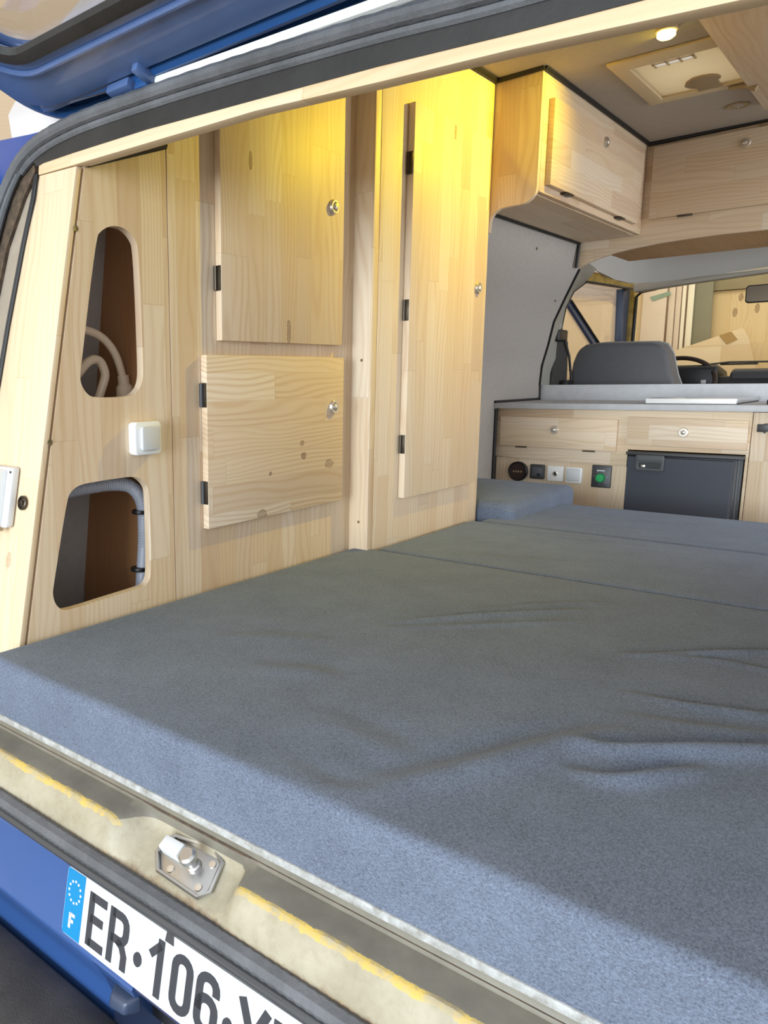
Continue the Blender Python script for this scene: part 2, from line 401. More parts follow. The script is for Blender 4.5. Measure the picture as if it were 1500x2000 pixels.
def smooth_path(pts, n=8, closed=False):
    P = [Vector(p) for p in pts]; out = []; N = len(P)
    rng = range(N) if closed else range(N-1)
    for i in rng:
        p0 = P[i-1] if (closed or i > 0) else P[i]; p1 = P[i]; p2 = P[(i+1) % N]; p3 = P[(i+2) % N] if (closed or i+2 < N) else P[min(i+1, N-1)]
        for k in range(n):
            t = k/n
            out.append(.5*((2*p1)+(-p0+p2)*t+(2*p0-5*p1+4*p2-p3)*t*t+(-p0+3*p1-3*p2+p3)*t**3))
    if not closed: out.append(P[-1])
    return out

# ================================================================== SETTING
struct(MB().box(-6, 5, -9, 8, -.1, 0).build('floor', M['concrete']))
# workshop walls beyond the van
struct(MB().box(-6, 5, 7.25, 7.35, 0, 4.2).build('wall_front', M['mdf']))
struct(MB().box(-3.4, -3.3, -6, 7.24, 0, 5.2).build('wall_left', M['ply_side']))

# van lining -------------------------------------------------------
ZW = [.55, 1.0, 1.34, 1.5, 1.7, 1.9, 2.0, 2.34]; XW = [-1.54, -1.54, -1.54, -1.5, -1.39, -1.236, -1.222, -1.21]
def wx(z): return float(np.interp(z, ZW, XW))
def yb(z): return float(np.interp(z, [.5, 1.33, 1.408, 1.537, 1.675, 1.8, 1.9, 2.0, 2.35], [4.08, 4.06, 4.0, 3.933, 3.80, 3.69, 3.61, 3.58, 3.57]))
zs = [.56, .9, 1.2, 1.34, 1.41, 1.45, 1.5, 1.55, 1.6, 1.7, 1.8, 1.9, 1.95, 2.0, 2.15, 2.33]
struct(MB().strip([(wx(z), 2.50, z) for z in zs], [(wx(z), yb(z), z) for z in zs], (-.012, 0, 0)).build('wall_side', M['grey_lining'], smooth=60))
wl_ = bpy.data.objects['wall_side']
for y, z in ((3.13, 1.935), (3.62, 1.78)): MB().lathe((wx(z), y, z), (1, 0, .3), [(.006, -.002), (.006, .002), (.002, .003)], 10).build('screw', M['screw'], wl_)
struct(MB().box(.28, .30, .95, 2.3, .55, 2.33).build('wall_right', M['grey_lining']))
# ceiling: sloped rear part, flat front part with the vent opening
cz = [(.945, 1.848), (1.13, 1.913), (1.6, 2.145), (2.12, 2.345), (3.56, 2.345)]
cl = MB()
for (ya, za), (yc, zc) in zip(cz[:3], cz[1:4]):
    cl.hexa([(-1.25, ya, za), (.3, ya, za), (.3, yc, zc), (-1.25, yc, zc)], [(-1.25, ya, za+.012), (.3, ya, za+.012), (.3, yc, zc+.012), (-1.25, yc, zc+.012)])
cl.prism('z', rect(-1.25, .3, 2.12, 3.57), 2.345, 2.357, holes=[rect(-.815, -.555, 2.65, 3.03)])
struct(cl.build('ceiling', M['ceiling'], smooth=0))
struct(MB().box(-1.56, .3, .68, 5.6, .5, .55).build('floor_van', M['dark_grey']))
# black sealing beads
beads = {
 'trim_1': [(-.979, 2.475, 2.343), (-.979, 3.545, 2.343)],
 'trim_2': [(-.979, 3.543, 2.338), (-.6, 3.543, 2.344), (.27, 3.543, 2.344)],
 'trim_3': [(-1.131, 2.472, 2.340), (-.979, 2.472, 2.343)],
 'trim_4': [(-1.122, 2.12, 2.338), (-1.122, 2.475, 2.340)],
 'trim_5': [(-1.182, .932, 1.838), (-1.182, 1.126, 1.906)],
 'trim_6': [(wx(2.0)+.008, 2.51, 1.998), (wx(2.0)+.008, 3.54, 1.998)],
 'trim_7': [(wx(2.0)+.006, 3.542, 2.0), (-1.222, 3.542, 1.90)],
 'trim_8': [(-1.535, 3.52, 1.338), (-1.535, 4.055, 1.338)],
 'trim_9': [(-1.535, 3.535, .9), (-1.535, 3.535, 1.305)],
 'trim_10': [(-1.536, 4.05, 1.335), (-1.536, 4.05, 1.412)],
 'trim_11': [(wx(z)+.004, yb(z)+.002, z) for z in (1.41, 1.45, 1.5, 1.6, 1.7, 1.8, 1.9)],
}
for nm, pts in beads.items():
    struct(MB().tube(pts, .0065 if nm in ('trim_6', 'trim_7', 'trim_8', 'trim_10') else .005 if nm == 'trim_11' else .008, 6).build(nm, M['black_trim']))

# ================================================================== VAN BODY
van = thing('van_body', 'blue camper van body with white roof edge and worn beige rear sill', 'van', (-.62, 2.6, 0))
SH = .205; C0 = .538                     # rear opening leans: y = C0 + SH*z
def lean(dy=0): return lambda c: (c.x, c.y+C0+SH*c.z+dy, c.z)
# quarter panel left of the opening (blue), inner pillar strip, roof edge
q = [(-1.335, 1.885), (-1.40, 1.83), (-1.435, 1.74), (-1.455, 1.55), (-1.48, 1.2), (-1.50, .92), (-1.50, .62), (-1.60, .62), (-1.61, 1.2), (-1.585, 1.62), (-1.54, 1.9), (-1.47, 1.935), (-1.35, 1.922), (-1.25, 1.915), (-1.26, 1.902)]
MB().prism('y', q, 0, .05).map(lean(-.004)).build('quarter_panel', M['blue'], van, bevel=.004)
MB().box(-1.63, -1.60, .85, 3.9, .45, 1.95).build('side_panel', M['blue'], van, bevel=.004)
q = [(-1.47, 1.938), (-1.35, 1.925), (-1.25, 1.918), (-1.0, 1.924), (-.6, 1.918), (.2, 1.90), (.2, 2.2), (-1.2, 2.2), (-1.38, 2.12), (-1.5, 2.0)]
MB().prism('y', q, 0, .04).map(lean(.03)).build('roof_edge', M['white_paint'], van, bevel=.006)
MB().prism('z', rect(-1.5, .36, 1.25, 4.75), 2.50, 2.52, holes=[rect(-.815, -.555, 2.65, 3.03)]).build('roof_panel', M['white_paint'], van)
MB().tube([(-1.03, .928, 1.925), (-.78, .927, 1.917), (-.55, .925, 1.910), (-.2, .922, 1.898), (.15, .92, 1.888)], .0085, 8).build('rain_gutter', M['white'], van, label='bright white gutter strip')
q = [(-1.306, 1.80), (-1.325, 1.71), (-1.345, 1.56), (-1.365, 1.34), (-1.42, .9), (-1.49, .9), (-1.44, 1.34), (-1.41, 1.56), (-1.385, 1.71), (-1.345, 1.80), (-1.315, 1.84)]
MB().prism('y', q, 0, .02).map(lean(.004)).build('inner_pillar', M['beige_trim'], van)
q = [(-1.345, 1.80), (-1.385, 1.71), (-1.41, 1.56), (-1.44, 1.34), (-1.49, .9), (-1.51, .9), (-1.47, 1.34), (-1.445, 1.56), (-1.42, 1.72), (-1.375, 1.83), (-1.325, 1.872), (-1.315, 1.845)]
MB().prism('y', q, 0, .02).map(lean(-.004)).build('pillar_gap', M['rust'], van, label='rusty brown gap beside the rear opening')
gk = [(-1.3035, 1.838), (-1.304, 1.795), (-1.320, 1.71), (-1.3405, 1.56), (-1.3605, 1.34), (-1.416, .9)]
MB().tube([(x-.004, C0+SH*z-.004, z) for x, z in gk], .0035, 6).build('gasket', M['black'], van)
MB().tube([(x-.012, C0+SH*z-.003, z) for x, z in gk], .0025, 6).build('gasket', M['black'], van)
# rear sill with the latch recess
prof_n = [(.662, .884), (.661, .872), (.657, .867), (.64, .864), (.622, .8625), (.6165, .8605), (.612, .855), (.607, .846), (.602, .836), (.599, .826), (.597, .815), (.596, .80), (.60, .78)]
prof_r = [(.662, .884), (.661, .872), (.659, .866), (.6575, .857), (.655, .847), (.648, .8415), (.638, .8355), (.627, .829), (.616, .8225), (.607, .818), (.600, .813), (.596, .80), (.60, .78)]
def sstep(a, b, x): t = min(1, max(0, (x-a)/(b-a))); return t*t*(3-2*t)
sb = MB(); rows = []
xs = sorted(set([round(-1.5+.04*i, 3) for i in range(17)]+[round(-.82+.01*i, 3) for i in range(32)]+[round(-.5+.05*i, 3) for i in range(14)]))
for x in xs:
    w = sstep(-.79, -.73, x)*(1-sstep(-.582, -.548, x))
    rows.append([sb.bm.verts.new((x, a[0]*(1-w)+b[0]*w, a[1]*(1-w)+b[1]*w)) for a, b in zip(prof_n, prof_r)])
for A, B in zip(rows, rows[1:]):
    for i in range(len(A)-1): sb.bm.faces.new((A[i], A[i+1], B[i+1], B[i]))
sb.build('rear_sill', M['sill'], van, smooth=40, label='worn beige and olive sill with chipped yellow edges')
MB().box(-1.5, .15, .6615, .68, .871, .888).build('sill_edge_strip', M['strip'], van, bevel=.003, label='scuffed pale grey edge strip')
MB().box(-1.5, .15, .6595, .6625, .8672, .8712).build('sill_gap', M['rust'], van, label='dark gap under the edge strip')
# lower rear panel (blue) that carries the plate
a_ = .2
lp = [(.601, .787), (.594, .755), (.574, .669), (.571, .662), (.574, .653), (.594, .617), (.604, .59), (.606, .54), (.606, .45), (.70, .45), (.70, .787)]
MB().prism('x', lp, -1.5, -.785).build('lower_panel', M['blue_rear'], van, bevel=.003)
MB().prism('x', lp[:4]+[(.577, .648), (.62, .64), (.70, .64), (.70, .787)], -.785, -.7).build('lower_panel', M['blue_rear'], van)
MB().prism('x', [(p[0]+(.02 if p[1] < .66 else .004), p[1]) for p in lp[:4]+[(.62, .64), (.70, .64), (.70, .787)]], -.7, .15).build('lower_panel', M['blue_dark'], van)
MB().prism('x', [(.5775, .795), (.5765, .785), (.592, .764), (.60, .764), (.60, .796)], -.862, .14).build('plate_lamp_housing', M['dark_grey'], van, bevel=.002)
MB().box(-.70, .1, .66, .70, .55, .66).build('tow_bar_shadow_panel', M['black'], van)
MB().hexa([(-.765, .60, .60), (-.715, .60, .60), (-.715, .60, .63), (-.765, .60, .63)], [(-.755, .572, .604), (-.725, .575, .604), (-.725, .58, .622), (-.755, .577, .622)]).build('plate_lamp', M['slate'], van, bevel=.005, seg=3)

# latch striker in the recess
lat = thing('latch_striker', 'steel striker latch with block and pin in the sill recess', 'latch', (-.655, .636, .836))
def tilt(c): return (c.x, .636+(c.y-.642)*.86-(c.z-.8285)*.5, .8365+(c.y-.642)*.5+(c.z-.8285)*.86)
oct_ = [(-.706, .634), (-.686, .614), (-.611, .611), (-.601, .624), (-.610, .662), (-.635, .674), (-.696, .664), (-.705, .650)]
MB().prism('z', oct_, .8255, .8285).map(tilt).build('base_plate', M['steel'], lat, bevel=.0008)
MB().tube([(x, y, .831) for x, y in oct_], .0032, 6, closed=True).map(tilt).build('rim', M['steel'], lat)
MB().box(-.699, -.664, .636, .656, .828, .846).map(tilt).build('block', M['white_grey'], lat, bevel=.003, label='pale block')
MB().lathe((-.644, .642, .828), (0, 0, 1), [(.011, 0), (.010, .005), (.0075, .007), (.0075, .018), (.012, .020), (.012, .027), (.009, .030)], 16).map(tilt).build('pin', M['steel'], lat)
for x, y in ((-.672, .624), (-.620, .622), (-.622, .655)):
    MB().lathe((x, y, .8285), (0, 0, 1), [(.0055, 0), (.005, .002), (.003, .0022)], 12).map(tilt).build('rivet', M['chrome'], lat)

# rubber seals
ws = thing('weatherstrip', 'grey ribbed rubber seal around the rear opening', 'seal', (-1.3, .92, 1.85))
def PL(x, z, d=0): return (x, C0+SH*z+d, z)
sp_ = smooth_path([PL(-1.52, .85, -.02), PL(-1.50, 1.05, -.02), PL(-1.475, 1.35, -.02), PL(-1.447, 1.58, -.02), PL(-1.422, 1.73, -.02), PL(-1.385, 1.825, -.02), PL(-1.32, 1.882, -.02), PL(-1.20, 1.903, -.02), PL(-1.0, 1.902, -.02), PL(-.78, 1.893, -.02), PL(-.567, 1.880, -.02), PL(-.40, 1.866, -.02), PL(-.1, 1.85, -.02), PL(.16, 1.835, -.02)], 10)
MB().tube(sp_, [.011+.0008*(i % 2) for i in range(len(sp_))], 10).build('seal_bead', M['rubber'], ws)
MB().tube([(p[0]+(.012 if p[0] < -1.36 else 0), p[1]+.006, p[2]-(.0 if p[0] < -1.36 else .016)) for p in sp_], .007, 8).build('seal_lip', M['rubber'], ws)
# black foam band between lintel and seal
ft = [(-1.318, 1.866), (-1.29, 1.887), (-1.20, 1.896), (-1.0, 1.895), (-.78, 1.884), (-.567, 1.868), (-.4, 1.853), (-.1, 1.835), (.15, 1.82)]
fbm = [(-1.308, 1.852), (-1.29, 1.855), (-1.20, 1.855), (-1.0, 1.852), (-.78, 1.842), (-.567, 1.832), (-.4, 1.82), (-.1, 1.803), (.15, 1.79)]
MB().strip([PL(x, z, -.012) for x, z in ft], [PL(x, z, -.006) for x, z in fbm], (0, .02, 0)).build('foam_band', M['foam'], ws, label='wide black foam band')

rs = thing('sill_rubber', 'dark grey ribbed rubber strip along the sill above the plate', 'seal', (-.6, .592, .80))
pts = []; rad = []
for i in range(260):
    x = -1.5+1.65*i/259; pts.append((x, .590+.002*sin(x*9), .803+.006*sstep(-.75, -1.0, x)*0+.002*sin(x*5))); rad.append(.0125+(.0009 if i % 2 else 0))
MB().tube(pts, rad, 8).build('ribbed_bead', M['rubber'], rs)
MB().tube([(x, y-.008, z-.014) for x, y, z in pts[::6]], .008, 8).build('flat_lip', M['dark_grey'], rs)

# bumper
bp = [(.60, .555), (.59, .562), (.56, .566), (.50, .56), (.44, .545), (.415, .52), (.405, .48), (.41, .38), (.45, .33), (.62, .33)]
bm_ = thing('rear_bumper', 'textured black plastic rear bumper below the number plate', 'bumper', (-.62, .5, .33))
MB().prism('x', bp, -1.6, -.735).build('bumper_shell', M['bumper'], bm_, bevel=.012, seg=3)
MB().prism('x', [(.62, .44), (.47, .44), (.43, .40), (.43, .33), (.62, .33)], -.735, .2).build('step_section', M['bumper'], bm_, bevel=.01, seg=3)

# ------------------------------------------------------------------ number plate
PW, PH = .49, .097; PX0 = -.854; pz0 = .7185; py0 = .595-.2*(.76-pz0)
npl = thing('number_plate', 'white number plate reading ER-106-YN with blue end band', 'number plate', (PX0+PW/2, py0-.004, pz0))
tn = Vector((0, -1, .2)).normalized(); tv = Vector((0, .2, 1)).normalized(); ctr = Vector((PX0+PW/2, py0-.004, pz0))
def PT(u, v, h=0): return ctr+Vector((u-PW/2, 0, 0))+tv*(v-PH/2)+tn*h
def plate_poly(mb, poly, h0, h1):
    mb.hexa([PT(u, v, h0) for u, v in poly], [PT(u, v, h1) for u, v in poly]); return mb
plate_poly(MB(), rrect(0, PW, 0, PH, .006), 0, .0025).build('backing', M['plate_white'], npl)
plate_poly(MB(), [(0.001, .004), (.003, .001), (.041, .001), (.041, PH-.001), (.003, PH-.001), (.001, PH-.004)], .0024, .0031).build('country_band', M['plate_blue'], npl, label='blue band with star ring and F')
plate_poly(MB(), [(PW-.041, .001), (PW-.003, .001), (PW-.001, .004), (PW-.001, PH-.004), (PW-.003, PH-.001), (PW-.041, PH-.001)], .0024, .0031).build('region_band', M['plate_blue'], npl)
def stroke(mb, pts, w, h0, h1, closed=False):
    P = [Vector((p[0], p[1])) for p in pts]; n = len(P); L = []; R = []
    for i in range(n):
        if closed: a, b = P[i-1], P[(i+1) % n]; d1 = (P[i]-a).normalized(); d2 = (b-P[i]).normalized()
        else:
            d1 = (P[i]-P[i-1]).normalized() if i else (P[1]-P[0]).normalized(); d2 = (P[i+1]-P[i]).normalized() if i < n-1 else d1
        n1 = Vector((-d1.y, d1.x)); n2 = Vector((-d2.y, d2.x)); mm = (n1+n2)
        mm = mm/max(.35, mm.dot(n1)) if mm.length > 1e-6 else n1
        L.append(P[i]+mm*w/2); R.append(P[i]-mm*w/2)
    rng = range(n) if closed else range(n-1)
    for i in rng:
        j = (i+1) % n
        plate_poly(mb, [tuple(L[i]), tuple(R[i]), tuple(R[j]), tuple(L[j])], h0, h1)
def rr_pts(x0, x1, y0, y1, r, k=4): return rrect(x0, x1, y0, y1, r, k)
CH = .0745; CY = .0085; sw_ = .0112; hw = sw_/2
def glyph(ch, x, w=.036):
    mb = MB(); b = CY+hw; t = CY+CH-hw; l = x+hw; r = x+w-hw; mid = (b+t)/2
    if ch == 'E':
        for p in ([(l, CY), (l, CY+CH)], [(l, t), (x+w, t)], [(l, b), (x+w, b)], [(l, mid+.002), (x+w-.005, mid+.002)]): stroke(mb, p, sw_, .0025, .0036)
    elif ch == 'R':
        arc = [(r-.012+.012*cos(a), t-.012+.012*sin(a)) for a in [pi/2-i*pi/8 for i in range(5)]]+[(r-.012+.012*cos(a), mid+.010+.012*sin(a)) for a in [-i*pi/8 for i in range(5)]]
        stroke(mb, [(l, CY), (l, CY+CH)], sw_, .0025, .0036); stroke(mb, [(l, t)]+arc+[(l, mid-.002)], sw_, .0025, .0036); stroke(mb, [(r-.016, mid-.002), (r-.006, mid-.007), (r, mid-.018), (r, CY)], sw_, .0025, .0036)
    elif ch == '1': stroke(mb, [(x+.002, t-.020), (x+w*.58, t-.001)], sw_*.9, .0025, .0036); stroke(mb, [(x+w*.58, CY), (x+w*.58, CY+CH)], sw_, .0025, .0036)
    elif ch == '0': stroke(mb, rr_pts(l, r, b, t, .0125), sw_, .0025, .0036, True)
    elif ch == '6':
        stroke(mb, rr_pts(l, r, b, mid+.006, .0125), sw_, .0025, .0036, True)
        stroke(mb, [(l, b+.02), (l, t-.0125)]+[(l+.0125-.0125*cos(a), t-.0125+.0125*sin(a)) for a in [i*pi/8 for i in range(1, 5)]]+[(r-.0125+.0125*sin(a), t-.0125+.0125*cos(a)) for a in [i*pi/8 for i in range(0, 5)]]+[(r, t-.018)], sw_, .0025, .0036)
    elif ch == 'Y': stroke(mb, [(x+.002, CY+CH), (x+w/2, mid-.004)], sw_, .0025, .0036); stroke(mb, [(x+w-.002, CY+CH), (x+w/2, mid-.004)], sw_, .0025, .0036); stroke(mb, [(x+w/2, CY), (x+w/2, mid)], sw_, .0025, .0036)
    elif ch == 'N': stroke(mb, [(l, CY), (l, CY+CH)], sw_, .0025, .0036); stroke(mb, [(r, CY), (r, CY+CH)], sw_, .0025, .0036); stroke(mb, [(l, t), (r, b)], sw_, .0025, .0036)
    elif ch == '.':
        plate_poly(mb, [(x+.0075*cos(k*pi/8), CY+CH*.40+.0095*sin(k*pi/8)) for k in range(16)], .0025, .0042)
    return mb
for ch, x, w in (('E', .054, .037), ('R', .099, .040), ('.', .160, 0), ('1', .180, .034), ('0', .221, .037), ('6', .264, .038), ('.', .318, 0), ('Y', .333, .042), ('N', .382, .040)):
    glyph(ch, x, w).build('dot' if ch == '.' else 'character', M['plate_black'], npl, smooth=0)
st = MB()
for i in range(12):
    a = 2*pi*i/12; cx, cy = .021+.0130*cos(a), .066+.0155*sin(a)
    plate_poly(st, [(cx+.0021*cos(k*pi/3), cy+.0021*sin(k*pi/3)) for k in range(6)], .003, .0036)
st.build('star_ring', M['plate_white'], npl, smooth=0)
f = MB()
for p in ([(.0165, .013), (.0165, .035)], [(.0165, .033), (.027, .033)], [(.0165, .024), (.0245, .024)]): stroke(f, p, .0048, .003, .0037)
f.build('letter', M['plate_white'], npl, smooth=0)
for u in (.212,): plate_poly(MB(), [(u-.008, PH-.012), (u+.008, PH-.012), (u+.006, PH+.004), (u-.006, PH+.004)], .003, .003).build('clip', M['dark_grey'], npl, bevel=.002)

# ------------------------------------------------------------------ tailgate (open, seen from below)
tg = thing('tailgate', 'open blue tailgate overhead with black window seal and hinge', 'tailgate', (-.61, .955, 1.932))
TH = Vector((-.61, .955, 1.917)); tb = Vector((0, -.9487, .3162)); tnn = Vector((0, -.3162, -.9487))
def TG(a, b, c=0): return TH+Vector((a, 0, 0))+tb*b+tnn*c
def tgmap(mb): return mb.map(lambda c: TG(c.x, c.y, c.z))
tgmap(MB().prism('z', rrect(-.676, .676, .058, 1.2, .075, 8), -.022, 0, holes=[rrect(-.600, .600, .160, 1.06, .06, 6)])).build('inner_panel', M['blue_in'], tg, bevel=.005, seg=3)
tgmap(MB().prism('z', rrect(-.702, .702, -.012, 1.25, .10, 8), -.050, -.034, holes=[rrect(-.61, .61, .15, 1.07, .06, 6)])).build('outer_skin', M['blue_gate'], tg, bevel=.006, seg=3)
tgmap(MB().tube([(p[0], p[1], -.026) for p in rrect(-.692, .692, -.004, 1.24, .095, 8)], .014, 8, closed=True)).build('folded_edge', M['blue_gate'], tg)
tgmap(MB().tube([(-.66+.02*i, .052, -.016) for i in range(5)]+[(-.4, .040, -.012), (.6, .040, -.012)], .012, 8)).build('lower_rib', M['blue_gate'], tg)
tgmap(MB().tube([(p[0], p[1], .000) for p in rrect(-.597, .597, .172, 1.056, .06, 6)], .0165, 8, closed=True, flat=.6, flatdir=(0, 0, 1))).build('window_seal', M['foam'], tg)
tgmap(MB().tube([(p[0], p[1], .003) for p in rrect(-.622, .622, .137, 1.085, .07, 6)], .0055, 8, closed=True)).build('raised_rim', M['blue_in'], tg)
tgmap(MB().prism('z', rrect(-.603, .603, .156, 1.064, .06, 6), -.030, -.026)).build('pane', M['glass'], tg)
hg = tgmap(MB().box(-.475, -.42, .03, .055, -.012, .012)).build('hinge', M['blue_in'], tg, bevel=.003)
tgmap(MB().cyl((-.485, .018, .004), (-.405, .018, .004), .011, n=14)).build('knuckle', M['blue_gate'], hg)
tgmap(MB().box(-.415, -.385, -.025, .045, -.01, .016)).build('hinge_arm', M['blue_gate'], hg, bevel=.004)
for k in range(3): tgmap(MB().box(-.468+.018*k, -.460+.018*k, .004, .034, .0, .020)).build('spring_coil', M['blue_in'], hg, bevel=.002)
tgmap(MB().box(-.39, -.375, .035, .075, -.01, .012)).build('hinge_bracket', M['blue_in'], tg, bevel=.004)

# ------------------------------------------------------------------ rear woodwork
def wood_y(poly, t, dy=0): return MB().prism('y', poly, 0, t).map(lean(dy))
lt = [(-1.303, 1.836), (-1.184, 1.833), (-.768, 1.826), (-.556, 1.812), (-.396, 1.803), (-.169, 1.784), (.14, 1.768), (.14, 1.80), (-.265, 1.816), (-.4, 1.828), (-.562, 1.839), (-.772, 1.849), (-.93, 1.855), (-1.121, 1.861), (-1.306, 1.861)]
tag(wood_y(lt, .028, -.004).build('lintel_batten', M['lintel'], bevel=.0015, origin=(-.58, .91, 1.83)), 'pale pine batten spanning the top of the rear opening', 'batten')
brd = thing('pillar_board', 'pale pine board with pinkish knot beside the left rear opening', 'board', (-1.24, .74, .94))
bpoly = [(-1.188, 1.831), (-1.303, 1.835), (-1.304, 1.79), (-1.324, 1.709), (-1.344, 1.557), (-1.364, 1.34), (-1.425, .872), (-1.188, .872)]
wood_y(bpoly, .012, -.001).build('board_face', M['board'], brd, bevel=.001)
cs = MB().lathe((-1.226, C0+SH*1.234-.004, 1.234), (0, -1, .2), [(.0135, 0), (.0135, .003), (.0105, .0045), (.009, .001), (.004, .001), (.0035, .003), (.001, .0035)], 20)
cs.build('screw', M['hinge'], brd, label='dark recessed screw')
wh = thing('socket_cover', 'white plastic hinged box cover on the pillar board', 'socket', (-1.30, .78, 1.18))
MB().prism('y', rrect(-1.40, -1.249, 1.187, 1.297, .006), 0, -.014).map(lean(-.004)).build('back_plate', M['white_grey'], wh, bevel=.002)
MB().prism('y', rrect(-1.40, -1.268, 1.184, 1.293, .005), -.012, -.042).map(lean(-.004)).build('cover', M['white'], wh, bevel=.006, seg=3)
MB().cyl((-1.256, C0+SH*1.289-.02, 1.289), (-1.256, C0+SH*1.289-.014, 1.289), .0022, n=10).build('screw', M['dark_grey'], wh)
MB().prism('y', rect(-1.275, -1.262, 1.181, 1.186), -.012, -.03).map(lean(-.004)).build('catch', M['tan'], wh)

# end panel with two cut-outs
XA = -1.188
ep = thing('end_panel', 'pine side panel with two rounded cut-outs at the rear', 'panel', (XA, .95, .9))
outer = [(C0+SH*.89+.017, .89), (1.1325, .89), (1.1325, 1.913), (1.12, 1.908), (C0+SH*1.835+.017, 1.835)]
cut1 = [(.951, 1.714), (.963, 1.727), (.983, 1.738), (1.006, 1.741), (1.027, 1.737), (1.045, 1.724), (1.055, 1.706), (1.058, 1.481), (1.055, 1.449), (1.041, 1.431), (1.019, 1.421), (.931, 1.422), (.916, 1.428), (.904, 1.443), (.9, 1.458), (.904, 1.481)]
cut2 = [(.858, 1.236), (.868, 1.25), (.888, 1.26), (.927, 1.262), (.978, 1.263), (1.023, 1.263), (1.042, 1.256), (1.06, 1.24), (1.065, 1.222), (1.064, 1.057), (1.056, 1.035), (1.036, 1.029), (.967, 1.027), (.848, 1.022), (.83, 1.029), (.819, 1.043), (.815, 1.063), (.819, 1.08)]
def rnd(c):
    for _ in range(2):
        c = [q_ for i in range(len(c)) for q_ in ((.75*c[i][0]+.25*c[(i+1) % len(c)][0], .75*c[i][1]+.25*c[(i+1) % len(c)][1]), (.25*c[i][0]+.75*c[(i+1) % len(c)][0], .25*c[i][1]+.75*c[(i+1) % len(c)][1]))]
    return c
MB().prism('x', outer, XA, XA-.018, holes=[rnd(cut1), rnd(cut2)]).build('panel_face', M['pine_v'], ep, smooth=30)
for y, z in ((.905, 1.724), (.826, 1.344)):
    MB().lathe((XA, y, z), (1, 0, 0), [(.0055, -.001), (.0055, .0008), (.002, .0004)], 12).build('screw', M['screw'], ep)
MB().hexa([(-1.52, .80, .9), (-1.50, 1.13, .9), (-1.352, 1.13, 1.80), (-1.39, .93, 1.80)], [(-1.53, .80, .9), (-1.51, 1.13, .9), (-1.362, 1.13, 1.80), (-1.40, .93, 1.80)]).build('cavity_lining', M['grey_lining'], ep)
MB().box(-1.49, -1.207, 1.115, 1.131, .60, 1.87).build('partition', M['shaded_pine'], ep, label='pine partition inside, darkened for the shade')

cb = thing('cream_cable', 'looped cream cable with plug inside the upper cut-out', 'cable', (-1.30, 1.0, 1.40))
MB().tube(smooth_path([(-1.33, .86, 1.53), (-1.31, .94, 1.562), (-1.30, 1.0, 1.556), (-1.30, 1.047, 1.541), (-1.30, 1.08, 1.508), (-1.30, 1.098, 1.462)], 8), .0085, 10).build('cord', M['cream_cable'], cb)
MB().lathe((-1.30, 1.099, 1.464), (0, .12, -1), [(.0125, 0), (.013, .018), (.018, .024), (.021, .05), (.021, .075)], 16).build('plug', M['cream_cable'], cb)
MB().tube(smooth_path([(-1.34, .93, 1.40), (-1.32, .965, 1.43), (-1.31, .985, 1.465), (-1.30, 1.01, 1.493), (-1.30, 1.036, 1.494), (-1.30, 1.05, 1.468), (-1.305, 1.045, 1.44), (-1.31, 1.03, 1.40)], 8), .0095, 10).build('loop', M['cream_cable'], cb)
MB().tube(smooth_path([(-1.33, .95, 1.465), (-1.32, .985, 1.44), (-1.32, 1.02, 1.40)], 8), .0085, 10).build('loop', M['cream_cable'], cb)
hs = thing('corrugated_hose', 'grey corrugated hose bending down inside the lower cut-out', 'hose', (-1.26, 1.0, 1.0))
hp = smooth_path([(-1.30, .83, 1.222), (-1.28, .91, 1.234), (-1.265, .973, 1.241), (-1.26, 1.03, 1.241), (-1.255, 1.074, 1.230), (-1.25, 1.098, 1.195), (-1.25, 1.102, 1.13), (-1.25, 1.096, 1.06), (-1.25, 1.083, .96)], 22)
MB().tube(hp, [.0140 if i % 2 else .0150 for i in range(len(hp))], 12).build('hose_body', M['hose'], hs)
for y, z in ((1.0935, 1.175), (1.085, 1.05)):
    MB().lathe((-1.25, y, z), (0, 0, 1), [(.0185, -.004), (.0195, 0), (.0185, .004)], 14).build('cable_tie', M['black'], hs)
MB().tube(smooth_path([(-1.235, 1.108, 1.20), (-1.23, 1.106, 1.13), (-1.225, 1.098, 1.08), (-1.23, 1.105, 1.04), (-1.23, 1.10, .98)], 8), .003, 6).build('wire', M['cable_blue'], hs)

sw = thing('light_switch', 'white square rocker switch between the two cut-outs', 'switch', (XA, 1.047, 1.34))
MB().prism('x', rrect(1.012, 1.083, 1.306, 1.372, .009), XA, XA+.022).build('surround', M['white'], sw, bevel=.003)
MB().prism('x', rrect(1.024, 1.073, 1.315, 1.363, .006), XA+.022, XA+.030).build('rocker', M['white_grey'], sw, bevel=.003)

# ------------------------------------------------------------------ lock / hinge helpers
def push_lock(parent, c, d, s=1.0):
    r = .0175*s
    return MB().lathe(c, d, [(r, 0), (r*1.02, .003*s), (r*.86, .008*s), (r*.66, .008*s), (r*.6, .004*s), (r*.5, .004*s), (r*.47, .010*s), (r*.3, .012*s), (.0005, .0125*s)], 28).build('push_lock', M['chrome'], parent)
def hinge_y(parent, x, y, z0, z1):        # knuckle hinge standing on the rear edge of a door
    o = MB().box(x-.008, x+.008, y-.003, y, z0, z1).build('hinge', M['hinge'], parent, bevel=.0006)
    MB().cyl((x-.004, y-.004, z0+.001), (x-.004, y-.004, z1-.001), .0045, n=12).build('hinge_pin', M['dark_grey'] if z0 < 1.5 and y < 1.3 else M['hinge'], o)
    return o

